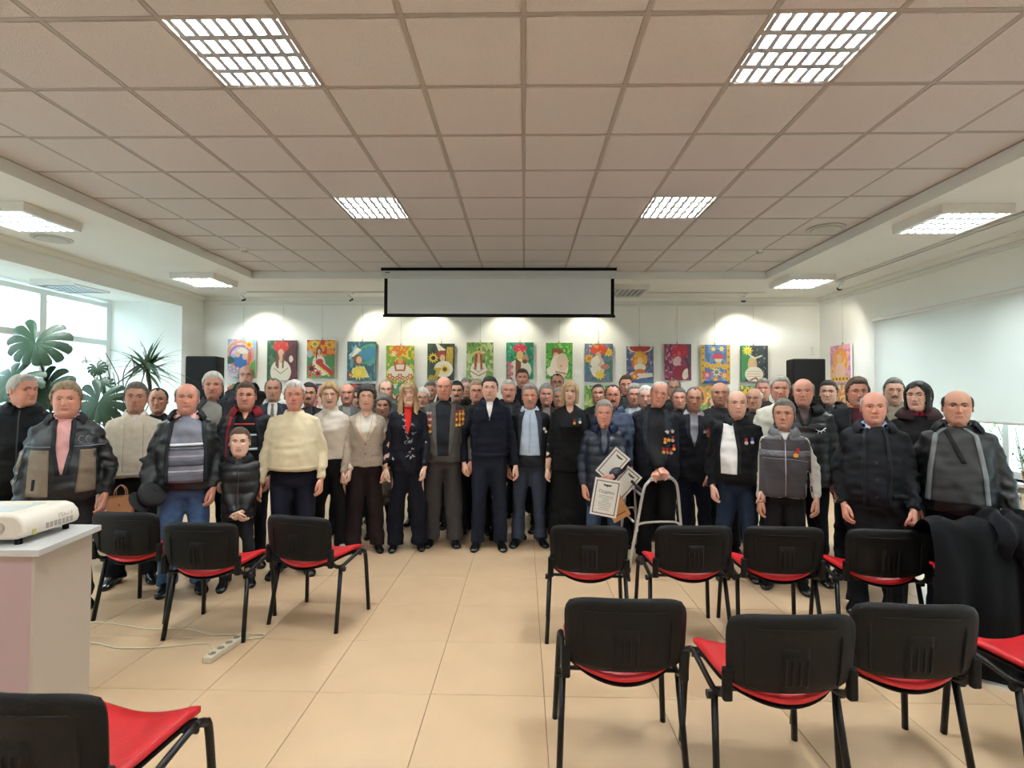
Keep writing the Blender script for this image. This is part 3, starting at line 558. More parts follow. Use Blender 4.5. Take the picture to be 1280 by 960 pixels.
for px, py, Y, S, up, nr in ((121,508,5.6,.42,(.25,0,1),(.2,-1,.15)),(122,462,5.9,.16,(-.5,0,1),(.4,-1,.3)),(128,478,5.9,.16,(.5,0,-.6),(.3,-1,.3)),(100,530,5.8,.3,(-.6,0,.5),(.1,-1,.3))):
    lp = Vector(at(px,py,Y,base2)); monstera_leaf(S*1.1, up, 'leaf', m2, lp, nr); MB().tube(spline([(0,0,.28),(lp.x*.4,lp.y*.3,lp.z*.6),tuple(lp+Vector((0,.02,0)))],5), .01, 7, M_leaf[0]).build('stem', m2, smooth=True)
base3 = (-5.35, 7.6, 0)
dr = pot('dracaena_plant', base3, .15, .19, .34, mat('pot_terracotta',(150,90,66),.8), 'spiky dracaena plant in front of the white window pier')
top = Vector(at(184, 452, 7.6, base3)); MB().tube(spline([(0,0,.3),(.02,0,1.1),tuple(top-Vector((0,0,.1)))],6), .022, 8, M_bark).build('trunk', dr)
rg = random.Random(8); first = None
for k in range(52):
    a = rg.uniform(0,2*PI); el = rg.uniform(-.5,1.3); L_ = rg.uniform(.45,.75); d = Vector((math.cos(a)*math.cos(el), math.sin(a)*math.cos(el)*.7, math.sin(el))); s_ = d.cross(Vector((0,0,1))).normalized(); b = MB(); V = []
    for j in range(7):
        u = j/6; c = top-Vector((0,0,.15*(k%3)*.5))+d*L_*u+Vector((0,0,-.28*u*u*L_)); w = .030*math.sin(PI*min(u*1.15+.12,1))+.001; V += [c-s_*w, c+Vector((0,0,.003)), c+s_*w]
    F = []
    for j in range(6): F += [(3*j,3*j+1,3*j+4,3*j+3),(3*j+1,3*j+2,3*j+5,3*j+4)]
    b.add(V, F, M_leaf[1 if k%3 else 0]); b.build('leaf', dr)
base4 = (-4.95, 6.6, 0)
tw = pot('twig_arrangement', base4, .1, .13, .5, M_white, 'curly bare twigs in tall white vase beside the window')
rg = random.Random(5)
for k in range(26):
    tx, ty = rg.uniform(96,205), rg.uniform(440,520); e_ = Vector(at(tx,ty,6.5+rg.uniform(-.3,.5),base4)); pts = [(0,0,.35)]
    for j in range(1,8): u = j/8; pts.append((e_.x*u**1.4+rg.uniform(-.06,.06)*(u>.3), e_.y*u+rg.uniform(-.05,.05), .35+(e_.z-.35)*u**.8+rg.uniform(-.05,.05)*(u>.4)))
    pts.append(tuple(e_)); MB().tube(spline(pts,4), np.linspace(.012,.005,len(spline(pts,4))), 5, M_bark).build('twig', tw, smooth=True)
# low white table behind the left men
lt = empty('low_table', (-3.98, 5.02, 0), .1, 'small white glossy table behind the leather jacket and white sweater men', 'table')
M_gl = mat('white_gloss', (226,232,232), .12)
MB().box(-.34,.34,-.3,.3,.74,.77,M_gl).build('tabletop', lt, bevel=.004)
for z in (.28,.52): MB().box(-.32,.32,-.28,.28,z,z+.02,M_gl).build('shelf', lt)
MB().box(-.342,.342,-.306,-.301,.735,.745,M_blk).build('edge_strip', lt); MB().box(-.33,.33,.27,.28,0,.74,M_gl).build('back_panel', lt)
for a in (-.33,.33):
    for c_ in (-.28,.28): MB().box(a-.012,a+.012,c_-.012,c_+.012,0,.74,M_gl).build('leg', lt)
for k, (x, y) in enumerate(((-4.05,4.95),(-3.85,5.12))): tag(MB().box(x-.1,x+.1,y-.07,y+.07,.7705,.782,mat('paper_%d'%k,((230,228,220),(70,72,76))[k],.8)).build('booklet'), ['pale booklet lying on the small white table','dark booklet lying on the small white table'][k], 'booklet')
# ------------------------------------------------------------------ lectern desk and projector
M_dtop = mat('laminate_grey', (204,204,202), .35, noise=.03, nscale=200); M_dpink = mat('laminate_front', (188,162,166), .5); M_dside = mat('laminate_side', (190,178,165), .5)
dk = empty('lectern_desk', (-2.095, 2.277, 0), 0, 'grey laminate desk with a projector on it at the left edge', 'desk')
a_ = PYt(48.7,688,2.27); HD = .9
def quad_prism(b, pts, z0, z1, m): n = len(pts); b.add([(x,y,z) for z in (z0,z1) for x,y in pts], [tuple(range(n))[::-1], tuple(range(n,2*n))]+[(i,(i+1)%n,n+(i+1)%n,n+i) for i in range(n)], m)
b = MB(); quad_prism(b, [(-1.3,-.03),(.0,.0),(-.088,.455),(-1.35,.46)], HD-.028, HD, M_dtop); b.build('desktop', dk, bevel=.002)
b = MB(); quad_prism(b, [(-.049,.022),(-.031,.02),(-.112,.425),(-.130,.425)], 0, HD-.0285, M_dside); b.build('side_panel', dk)
b = MB(); quad_prism(b, [(-1.3,0.0),(-.0495,.022),(-.0535,.04),(-1.3,.02)], 0.02, HD-.0285, M_dpink); b.build('front_panel', dk)
b = MB(); quad_prism(b, [(-1.3,.38),(-.126,.38),(-.13,.398),(-1.3,.398)], 0.02, HD-.0285, M_dside); b.build('back_panel', dk)
b = MB(); quad_prism(b, [(-1.3,.021),(-1.282,.021),(-1.282,.379),(-1.3,.379)], 0, HD-.0285, M_dside); b.build('side_panel', dk)
M_pj = mat('projector_white', (232,222,208), .35); M_pjg = mat('projector_grey', (170,160,150), .5)
pj = empty('projector', (-2.455, 2.50, HD), .10, 'white video projector sitting on the grey desk', 'projector')
b = MB(); prof = [(-.21,.022),(.17,.022),(.205,.035),(.212,.06),(.205,.095),(.18,.125),(.15,.135),(-.25,.135),(-.27,.1),(-.27,.03)]
b.add([(x,y,z) for y in (-.17,.17) for x,z in prof], [tuple(range(10)), tuple(range(10,20))[::-1]]+[(i,10+i,10+(i+1)%10,(i+1)%10) for i in range(10)], M_pj); b.build('body', pj, bevel=.012, ang=.7)
b = MB(); b.ell((-.02,.07,.134),(.07,.05,.016),20,8,M_pj); b.build('focus_dome', pj, smooth=True)
b = MB(); b.cyl((.10,-.183,.075),.028,.012,24,M_pjg,'y'); b.build('sensor_disc', pj)
b = MB()
for k in range(7): b.box(.2115,.214,-.05+.025*k,-.035+.025*k,.045,.07,M_pjg)
b.build('side_vent', pj)
b = MB(); [b.tube([(.2135,.03+.018*k+.006*math.cos(a),.090+.009*math.sin(a)) for a in np.linspace(.4+k,5.2+k*.6,9)], .0013, 5, M_pjg) for k in range(5)]; b.build('printed_mark', pj)['kind'] = 'stuff'; MB().box(.212,.2145,-.13,-.11,.035,.06,mat('sticker_yellow',(200,190,110),.6)).build('sticker', pj)
for x in (-.2,.17):
    for y in (-.15,.13): MB().cyl((x,y,0),.014,.024,12,M_blk).build('foot', pj)
b = MB(); b.box(-.2,.1,-.1,.1,.1355,.1365,mat('projector_panel',(205,212,212),.3)); b.build('top_panel', pj)
tag(MB().tube(spline([(-2.9,2.2,.62),(-2.62,2.18,.62),(-2.38,2.19,.45),(-2.27,2.2,.2),(-2.15,2.15,.02)],8), .006, 8, mat('cable_black',(18,16,16),.5)).build('cable', smooth=True), 'black cable hanging in front of the grey desk', 'cable')
# cone-like ornament seen behind the projector
M_cone = mat('ornament', (196,150,110), .6)
b = MB(); b.cyl((0,0,0),.035,.09,18,M_cone,r2=.012); o = b.build('ornament', loc=(-2.63,2.72,HD)); tag(o, 'small cone shaped ornament standing behind the projector', 'ornament')
# power strip and its cords
M_cream = mat('cream_plastic', (206,196,172), .45)
s0, s1 = Vector((-1.85,3.13,0)), Vector((-1.80,3.46,0)); dv = s1-s0
ps = empty('power_strip', tuple((s0+s1)/2), math.atan2(dv.y,dv.x), 'cream multi socket power strip lying on the floor tiles', 'power strip')
MB().box(-.18,.18,-.028,.028,.0,.038,M_cream).build('body', ps, bevel=.008)
for k in range(4): MB().cyl((-.13+.072*k,0,.0385),.021,.001,20,mat('socket_grey',(128,118,100),.6)).build('socket', ps)
MB().box(.145,.165,-.008,.008,.038,.043,M_blk).build('switch', ps)
tag(MB().tube(spline([(-3.1,3.62,.006),(-2.85,3.63,.006),(-2.5,3.55,.006),(-2.25,3.56,.006),(-2.0,3.48,.006),(-1.72,3.50,.006),(-1.69,3.46,.006),(-1.76,3.42,.012),(-1.80,3.44,.02)],10), .0045, 7, M_cream).build('cord', smooth=True), 'cream cord running behind the chair legs to the power strip', 'cord')
tag(MB().tube(spline([(-2.95,3.30,.006),(-2.7,3.34,.006),(-2.5,3.28,.006),(-2.25,3.3,.006),(-2.0,3.36,.006),(-1.9,3.28,.01),(-1.87,3.2,.035),(-1.855,3.15,.045)],10), .0045, 7, M_cream).build('cord', smooth=True), 'cream cord running from the desk into the power strip', 'cord')
# ------------------------------------------------------------------ chairs
M_frame = mat('frame_black', (9,8,9), .42, spec=.35); M_shell = mat('shell_black', (8,7,7), .55, bump=.25, bscale=260, spec=.22); M_red = mat('red_upholstery', (188,20,28), .36, noise=.04, nscale=6, bump=.08, bscale=60)
def panel(nu, nv, fn, th, m, b=None):
    """closed slab: fn(u,v)-> centre point and normal offset direction"""
    b = b or MB(); A = []
    for s_ in (1,-1):
        P = np.zeros((nv+1, nu+1, 3))
        for j in range(nv+1):
            for i in range(nu+1):
                u, v = -1+2*i/nu, -1+2*j/nv; e = 1-max(abs(u),abs(v))**10*.7; P[j,i] = fn(u, v, s_*th*.5*e)
        A.append(P)
    n0 = len(b.v); b.grid(A[0], m); b.grid(A[1][:, ::-1], m); K = (nu+1)*(nv+1); sl = b.slot(m)
    def i0(j,i): return n0+j*(nu+1)+i
    def i1_(j,i): return n0+K+j*(nu+1)+(nu-i)
    ring = [(0,i) for i in range(nu)]+[(j,nu) for j in range(nv)]+[(nv,i) for i in range(nu,0,-1)]+[(j,0) for j in range(nv,0,-1)]
    for a in range(len(ring)):
        c_ = ring[(a+1)%len(ring)]; r_ = ring[a]; b.f.append((i0(*r_), i1_(*r_), i1_(*c_), i0(*c_))); b.m.append(sl)
    return b
def seat_fn(w, d, z):
    def fn(u, v, o):
        x = w*u*(1-.10*abs(v)**8); y = d*v*(1-.10*abs(u)**8)-(.045*(1-u*u) if v < 0 else 0)*abs(v)**2+.01
        zz = z+.026*u*u-.020*(1-u*u)-.020*max(v-.55,0)*2.2-.004*v+o+(-.012 if v < -.7 else 0)*(1-u*u); return (x, y, zz)
    return fn
def back_fn(w, h, zc, yo=0):
    def fn(u, v, o):
        x = w*u*(1-.09*abs(v)**6)*(1-.035*(1-v)*.5); zz = zc+h*v*(1-.13*abs(u)**6)-(.010*(1-u*u) if v < 0 else 0)
        y = -.225-.10*(zz-.45)*.9-.030*(1-u*u)+yo-o; return (x, y, zz)
    return fn
def make_chair():
    r = empty('stacking_chair')
    b = panel(20, 16, seat_fn(.228,.218,.462), .046, M_red); b.build('seat', r, smooth=True)
    b = panel(16, 14, seat_fn(.224,.205,.432), .014, M_shell); b.build('seat_shell', r, smooth=True)
    bk = panel(18, 12, back_fn(.248,.146,.628), .026, M_shell)
    o = bk.build('backrest', r, smooth=True)
    p = panel(18, 12, back_fn(.222,.130,.626,.026), .03, M_red); p.build('back_cushion', r, smooth=True)
    # rear relief: raised rim and ribbed centre box
    def on(x, z, o_): f = back_fn(.248,.146,.628); u = x/.248; return f(u, (z-.628)/.146, o_)
    rb = MB()
    def relief(x0,x1,z0,z1,h_,m=M_shell,n=8):
        P = np.zeros((n+1, n+1, 3))
        for j in range(n+1):
            for i in range(n+1):
                x = x0+(x1-x0)*i/n; z = z0+(z1-z0)*j/n; ed = i in (0,n) or j in (0,n); v = on(x,z,.013+(-.002 if ed else h_)); P[j,i] = (v[0], v[1]-2*0, v[2])
        # offset is measured towards the rear of the chair
        P[...,1] = np.array([[on(P[j,i,0],P[j,i,2],0)[1]-(.0135+(-.003 if (i in (0,n) or j in (0,n)) else h_)) for i in range(n+1)] for j in range(n+1)])
        rb.grid(P, m)
    relief(-.058,.058,.488,.655,.009); rb.build('centre_box', o, smooth=True); rb = MB()
    for k in range(4): x = -.042+.028*k; relief(x-.007,x+.007,.498,.64,.014,n=5)
    rb.build('rib', o, smooth=True); rb = MB()
    relief(-.175,.175,.712,.722,.005,n=8); relief(-.19,-.18,.50,.70,.005,n=6); relief(.18,.19,.50,.70,.005,n=6); rb.build('rim_ridge', o, smooth=True)
    for s_ in (-1,1):
        MB().tube(spline([(s_*.262,.215,0),(s_*.245,.195,.38),(s_*.240,.175,.432),(s_*.238,.13,.452)],4), .0135, 10, M_frame, flat=1.15).build('leg', r, smooth=True)
        MB().tube([(s_*.262,-.205,0),(s_*.243,-.125,.41)], .0135, 10, M_frame, flat=1.15).build('leg', r, smooth=True)
        MB().tube(spline([(s_*.238,.13,.452),(s_*.238,.02,.432),(s_*.240,-.10,.412),(s_*.240,-.17,.425),(s_*.238,-.215,.46),(s_*.232,-.24,.52)],4), .0125, 10, M_frame).build('side_rail', r, smooth=True)
        MB().box(s_*.238-.018, s_*.238+.018, -.252, -.222, .435, .56, M_shell).build('back_bracket', r, bevel=.008)
        MB().cyl((s_*.262-.012,-.128,.40), .017, .024, 12, M_frame, 'x').build('cap', r, smooth=False)
    MB().tube([(-.24,.14,.425),(.24,.14,.425)], .010, 8, M_frame).build('crossbar', r, smooth=True); MB().tube([(-.24,-.10,.405),(.24,-.10,.405)], .010, 8, M_frame).build('crossbar', r, smooth=True)
    return r
ch0 = make_chair(); CS = .775/.762; cfirst = True
def chair(x, y, rz, label):
    """x, y: centre of the two rear feet"""
    global cfirst
    o = ch0 if cfirst else copy_tree(ch0); cfirst = False; a = math.radians(rz)
    o.location = (x-.205*math.sin(a), y+.205*math.cos(a), 0); o.rotation_euler = (0,0,a); tag(o, label, 'chair', 'red and black stacking chairs'); return o
chair(-2.72,3.66,-3,'red and black chair behind the grey desk, leftmost of the left row')
chair(-2.04,3.395,-1,'red and black chair in front of the boy, middle of the left row')
chair(-1.49,3.60,-13.5,'red and black chair turned right, nearest the open centre floor')
chair(-1.37,1.50,-3,'large red and black chair cut off at the bottom left corner')
chair(.415,3.43,-3,'red and black chair in front of the certificate holder, leftmost of the right rear row')
chair(1.075,3.46,1.5,'red and black chair in front of the walker frame')
chair(1.64,3.46,-3,'red and black chair in front of the man in grey vest')
chair(2.26,3.42,-5,'red and black chair beside the chair heaped with coats')
chair(.415,2.235,-1,'red and black chair at left end of the right front row')
chair(1.01,2.10,2,'red and black chair second from left in the right front row')
chair(1.555,2.22,-2,'red and black chair third from left in the right front row')
chair(2.28,2.20,4,'red and black chair cut off by the right frame edge')
chair(2.86,3.36,-6,'chair buried under a heap of black coats')
# ------------------------------------------------------------------ coats thrown over the last chair
def vnoise(P, seed=0):
    P = P+seed*17.31; i = np.floor(P).astype(np.int64); f = P-i; f = f*f*(3-2*f)
    def hsh(a, b, c): n = (a*374761393+b*668265263+c*2147483647+seed*974711) & 0x7fffffff; n = ((n ^ (n >> 13))*1274126177) & 0x7fffffff; return ((n ^ (n >> 16)) & 0xffff)/65535.
    r = 0
    for dx in (0,1):
        for dy in (0,1):
            for dz in (0,1): r = r+hsh(i[:,0]+dx,i[:,1]+dy,i[:,2]+dz)*(f[:,0] if dx else 1-f[:,0])*(f[:,1] if dy else 1-f[:,1])*(f[:,2] if dz else 1-f[:,2])
    return r*2-1
M_coat1 = mat('coat_black', (8,9,12), .85, spec=.12, bump=.2, bscale=160); M_coat2 = mat('coat_navy', (11,13,19), .75, spec=.15, bump=.2, bscale=120)
def drape(name, path, w0, w1, m, label, seed, cat='coat', n=44, mm=56):
    """cloth slab hanging over the chair back along a path in y-z, folded by noise"""
    pp = np.array(spline(path, 8)); s_ = np.linspace(0,1,len(pp)); J = np.linspace(0,1,n); PX_ = np.array([np.interp(J,s_,pp[:,k]) for k in range(3)]).T
    A = []
    for sgn in (1,-1):
        P = np.zeros((n,mm,3))
        for j in range(n):
            t = np.gradient(PX_, axis=0)[j]; nr = np.cross([1,0,0], t); nr = nr/np.linalg.norm(nr); u = np.linspace(-1,1,mm); w = w0+(w1-w0)*abs(J[j]-.5)*2
            P[j] = PX_[j]+np.outer(u*w, [1,0,0]); f = np.sin(u*9+seed+2*np.sin(J[j]*3))*.022*(.4+abs(J[j]-.5)*2)+.018*vnoise(np.c_[u*5, np.full(mm,J[j]*4), np.zeros(mm)], seed)
            P[j] += np.outer(f+sgn*.016*(1-np.abs(u)**6), nr); P[j,:,0] += .02*vnoise(np.c_[u*0, np.full(mm,J[j]*7), u], seed+1)
        A.append(P)
    b = MB(); b.grid(A[0], m); b.grid(A[1][:, ::-1], m)
    for P0, P1 in (((A[0][:,0]),(A[1][:,0])),((A[1][:,-1]),(A[0][:,-1]))): b.grid(np.stack([P0,P1]), m)
    for P0, P1 in ((A[0][0],A[1][0]),(A[1][-1],A[0][-1])): b.grid(np.stack([P1,P0]), m)
    return tag(b.build(name, smooth=True), label, cat, 'coats heaped on the last chair')
drape('coat', [(2.620,3.05,.02),(2.640,3.03,.4),(2.660,3.08,.76),(2.710,3.18,.865),(2.760,3.35,.80),(2.780,3.5,.55)], .35,.38, M_coat1, 'black coat heaped over the last chair, left of the pile', 1)
drape('coat', [(3.110,3.05,.10),(3.070,3.00,.45),(3.030,3.06,.74),(3.030,3.2,.83),(3.010,3.4,.76),(3.010,3.55,.5)], .26,.30, M_coat2, 'dark navy coat over the last chair, right of the pile', 5)
drape('coat', [(3.380,3.2,.12),(3.350,3.15,.5),(3.330,3.25,.70),(3.310,3.4,.72),(3.280,3.6,.45)], .22,.26, M_coat1, 'dark coat hanging at the right edge of the pile', 9)
o = drape('scarf', [(2.730,3.06,.70),(2.760,3.02,.80),(2.800,3.1,.875),(2.850,3.25,.885),(2.880,3.4,.80)], .14,.10, mat('coat_grey',(16,17,21),.9,spec=.12,bump=.3,bscale=100), 'dark grey hood lying on top of the coat pile', 12)
o['category'] = 'hood'; o.name = 'hood'
bag = empty('shopping_bag', (2.93,2.98,0), .3, 'white plastic bag on floor under the coat pile', 'bag'); b = MB(); P = np.array([[[ (.14-.03*z/.22)*math.cos(a)*(1+.08*math.sin(5*a+z*30)), (.09-.03*z/.22)*math.sin(a)*(1+.08*math.cos(4*a)), z] for a in np.linspace(0,2*PI,24,endpoint=False)] for z in (0,.05,.1,.16,.22)]); b.grid(P, mat('plastic_white',(226,226,224),.4), wrap=True); b.build('bag_body', bag, smooth=True)
# ================================================================== people
M_skin = mat('skin', (205,150,125), .5, attr=True, noise=.03, nscale=120, bump=.06, bscale=220)
M_scl = mat('eye_white', (222,214,205), .3); M_iris = mat('eye_iris', (46,36,30), .15); M_lipline = mat('mouth_line', (96,48,44), .7)
M_gold = mat('medal_gold', (232,190,96), .25, metal=.85); M_silver = mat('medal_silver', (205,205,205), .25, metal=.85); M_rib = mat('ribbon_red', (178,36,34), .7); M_ribb = mat('ribbon_blue', (60,88,150), .7); M_ribo = mat('ribbon_orange', (220,120,40), .7)
M_shoe = mat('shoe_black', (16,15,15), .22); M_gls = mat('spectacle_frame', (30,26,26), .3)
tT = [1.0,.97,.9,.8,.7,.6,.52,.42,.32,.22,.12,.04,0,-.035,-.09,-.22,-.36,-.5]
tw_ = [.0,.045,.062,.072,.0765,.0775,.0765,.0735,.070,.0655,.0585,.050,.043,.048,.052,.055,.062,.105]
tf_ = [.0,.045,.070,.084,.090,.0925,.0890,.0895,.0905,.0905,.0890,.086,.079,.056,.040,.038,.045,.06]
tb_ = [.0,.055,.082,.096,.101,.101,.097,.090,.081,.073,.067,.063,.062,.062,.061,.062,.070,.085]
_d = np.linspace(-.5, .6, 221)
def _sm(a): q_ = np.interp(_d, tT[::-1], a[::-1]); k = np.ones(7)/7; return np.convolve(np.pad(q_, 3, 'edge'), k, 'valid')
_w, _f, _bk = _sm(tw_), _sm(tf_), _sm(tb_)
HH = .235
def prof(t):
    t = np.asarray(t, float); c = np.clip(t, -.5, .6); w = np.interp(c, _d, _w); f = np.interp(c, _d, _f); b = np.interp(c, _d, _bk)
    u = np.clip((t-.6)/.4, 0, 1); k = np.sqrt(np.clip(1-u**2.15, 0, 1)); return w*k, f*k, b*k
def smooth(x): x = np.clip(x, 0, 1); return x*x*(3-2*x)
def head_pos(th, t, fat=0, feat=True, off=0):
    w, f, b = prof(t); jaw = np.clip((.5-t)/.5, 0, 1)*(t > -.3); w = w*(1+fat*(.35+.9*jaw)); f = f*(1+fat*.15)
    ex = 2/2.25; s_, c_ = np.sin(th), np.cos(th); x = w*np.sign(s_)*np.abs(s_)**ex; y = np.where(c_ > 0, -f, b)*np.abs(c_)**ex; z = t*HH
    if feat:
        X = np.abs(x); fr = smooth(c_*1.6); g = lambda v, m, s: np.exp(-((v-m)/s)**2)
        y = y-fr*np.interp(t,[.30,.335,.37,.58,.65],[0,.021,.029,.005,0])*g(X,0,np.interp(t,[.33,.40,.58],[.0135,.0105,.008]))
        y = y-fr*(.008*g(X,.013,.006)*g(z,.365*HH,.0065)-.0155*g(X,.031,.017)*g(z,.53*HH,.012)+.006*g(X,.026,.022)*g(z,.605*HH,.008)+.005*g(X,.044,.018)*g(z,.42*HH,.018)
              +.0045*g(z,.247*HH,.005)*g(X,0,.022)+.0055*g(z,.203*HH,.0055)*g(X,0,.020)-.004*g(z,.226*HH,.0028)*g(X,0,.026)-.003*g(z,.165*HH,.006)*g(X,0,.02)+.006*g(z,.085*HH,.013)*g(X,0,.017)
              -.005*g(X,.020+(.36-t)*.10,.004)*((t>.16)&(t<.38)))
    if off is not 0:
        n = np.stack([x/ .006, y/.009, (z-.5*HH)/.012], -1); n /= np.linalg.norm(n, axis=-1, keepdims=True)+1e-9
        return np.stack([x, y, z], -1)+n*np.asarray(off)[..., None]
    return np.stack([x, y, z], -1)
NA = 60
_a = np.linspace(-1, 1, NA, endpoint=False); TH = PI*np.sign(_a)*(.42*np.abs(_a)+.58*np.abs(_a)**2.2)
_up = .6+.4*np.sin(np.linspace(PI/2*.985, 0, 13)); TRv = np.concatenate([_up, np.linspace(.58, .0, 44)[0:], [-.018,-.035,-.06,-.09,-.15,-.22,-.29,-.36,-.43,-.5]])
THg, TRg = np.meshgrid(TH, TRv)
HG = {}
def head_grid(fat):
    k = round(fat, 2)
    if k not in HG: HG[k] = head_pos(THg, TRg, k)
    return HG[k]
def hand_mesh(curl=.35, grip=False):
    """right-handed coordinates: wrist at origin, fingers along -z, thumb towards -y, palm normal +x"""
    b = MB(); P = []
    for z, wy, wx, cy in ((.02,.026,.020,0),(0,.029,.019,0),(-.025,.036,.017,-.001),(-.055,.042,.0155,0),(-.08,.043,.0145,.001),(-.094,.038,.010,.001)):
        P.append([[wx*math.cos(a), cy+wy*math.sin(a), z] for a in np.linspace(0,2*PI,12,endpoint=False)])
    b.grid(np.array(P), None, wrap=True)
    for y0, L_, r_, dc in ((-.031,.072,.0095,0),(-.010,.080,.0098,.05),(.011,.074,.0094,.1),(.030,.058,.0085,.18)):
        p = np.array([0, y0*.9, -.075]); ang = .05+curl*.25; pts = [tuple(p)]; rr = [r_*1.05]; sp = y0*1.1
        for sl, da in ((.24,0),(.26,curl*1.35+dc*curl),(.02,.2*curl),(.24,curl*1.2),(.22,curl*.7)):
            ang += da; p = p+np.array([math.sin(ang), sp*.6, -math.cos(ang)])*L_*sl*1.02; pts.append(tuple(p)); rr.append(r_*(1.02-.28*len(pts)/7))
        b.tube(pts, rr, 7)
    th = [(.004,-.020,-.012),(.010,-.042,-.035),(.016,-.050,-.062),(.020+.02*curl,-.044+.02*curl,-.088),(.022+.03*curl,-.036+.03*curl,-.104)]
    b.tube(th, [.015,.0135,.0115,.0105,.008], 8)
    return np.array(b.v), b.f
HANDS = {c: hand_mesh(c) for c in (.3, .95)}
def frame_from(d, n):
    z = -Vector(d).normalized(); x = Vector(n); x = (x-z*x.dot(z)).normalized(); y = z.cross(x); return np.array([[x.x,y.x,z.x],[x.y,y.y,z.y],[x.z,y.z,z.z]])
def ik(sh, wr, La, Lb, pole):
    sh, wr = Vector(sh), Vector(wr); d = wr-sh; L_ = min(d.length, (La+Lb)*.999); dn = d.normalized(); a = (La*La-Lb*Lb+L_*L_)/(2*L_); h_ = math.sqrt(max(La*La-a*a, 0)); p = Vector(pole); p = (p-dn*p.dot(dn)).normalized()
    return tuple(sh+dn*a+p*h_), tuple(sh+dn*L_)
def sring(z, w, f, b, n=28, cx=0, cy=0, e=2.35):
    a = np.linspace(0, 2*PI, n, endpoint=False); s_, c_ = np.sin(a), np.cos(a); x = cx+w*np.sign(s_)*np.abs(s_)**(2/e); y = cy+np.where(c_ > 0, -f, b)*np.abs(c_)**(2/e); return np.stack([x, y, np.full(n, z)], -1)
def torso_rings(zs, wt, bel, grow, hem, fem=0, flare=0):
    """zs scale, wt girth; returns garment rings from collar to hem"""
    T_ = [(1.485,.062,.050,.072),(1.470,.078,.058,.085),(1.455,.100,.070,.098),(1.435,.128,.086,.106),(1.41,.155,.102,.114),(1.37,.180,.116,.120),(1.32,.190,.126,.123),(1.26,.190,.130,.124),(1.19,.192,.130,.120),(1.10,.184,.126,.115),(1.02,.182,.124,.114),(.94,.186,.122,.120),(.86,.190,.120,.124),(.76,.190,.118,.122),(.6,.19,.118,.122),(.4,.195,.12,.124),(.2,.2,.122,.126)]
    out = []
    T2 = [r for r in T_ if r[0] > hem+.02]; hr = [np.interp(hem, [r[0] for r in T_][::-1], [r[k] for r in T_][::-1]) for k in range(1,4)]; T2.append((hem, *hr)); T2.append((hem-.004, *[v*.93 for v in hr]))
    for z, w, f, b in T2:
        lo = smooth((1.46-z)/.17); w2 = w*(1-.12*lo)*(1+(wt-1)*lo)+grow*lo; f2 = f*(1+(wt-1)*.8*lo)+grow*lo; b2 = b*(1+(wt-1)*.7*lo)+grow*lo
        f2 += bel*math.exp(-((z-1.06)/.17)**2)+(bel*.55 if z < .98 else 0)*math.exp(-((z-.98)/.3)**2); w2 += bel*.35*math.exp(-((z-1.02)/.2)**2)
        if fem: f2 += .035*fem*math.exp(-((z-1.27)/.07)**2); w2 -= .012*fem*math.exp(-((z-1.12)/.08)**2)
        if z < 1.0: w2 += flare*(1.0-z); f2 += flare*(1.0-z)*.8; b2 += flare*(1.0-z)*.8
        out.append(sring(z*zs, w2*zs, f2*zs, b2*zs))
    return np.array(out)
def cap_grid(b, G_):
    n = G_.shape[1]; n0 = len(b.v); b.grid(G_, None, wrap=True); k = b.slot(None) if b.mats else 0
    b.f.append(tuple(n0+i for i in range(n))[::-1]); b.f.append(tuple(n0+(G_.shape[0]-1)*n+i for i in range(n))); b.m += [0,0]
class MBn(MB):
    def add(s, v, f, m=None): n = len(s.v); s.v += [tuple(map(float,p)) for p in v]; s.f += [tuple(int(i)+n for i in q) for q in f]; s.m += [0]*len(f); return s
def merge_tube(b, pts, r, n=14, flat=1): v, f = tube(pts, r, n, flat); b.add(v, f)
PEOPLE = []
def unproj_person(cx, top, Y):
    v = PYt(cx, top, Y); return v.x, v.z
SKINS = {'p': (226,178,156), 'm': (214,164,140), 'r': (216,154,132), 'd': (198,146,122), 'l': (230,190,168)}
HAIRC = {'grey': (146,141,134), 'white': (214,210,204), 'dark': (34,29,27), 'brown': (76,56,42), 'salt': (100,95,90), 'blond': (176,146,104), 'lgrey': (176,172,164), 'fair': (146,126,100), 'black': (22,19,20)}
def dk_(c): return tuple(v*(.68 if max(c) < 60 else .9 if max(c) < 90 else 1) for v in c)
def person(cx, top, Y, label, skin='m', hair='short', hc='grey', top_c=(20,22,28), kind='jacket', inner=None, hem=.84, w=1., bel=.03, tr=(24,25,32), rz=None, hy=0, hr=0, hp=0, arms=None, **k):
    PEOPLE.append(dict(cx=cx, top=top, Y=Y, label=label, skin=skin, hair=hair, hc=hc, c=dk_(top_c), kind=kind, inner=dk_(inner) if inner else None, hem=hem, w=w, bel=bel, tr=dk_(tr), rz=rz, hy=hy, hr=hr, hp=hp, arms=arms or {}, **k))
NAVY, BLK, GREYD, CREAM = (24,30,46), (17,18,21), (62,62,66), (226,216,178)
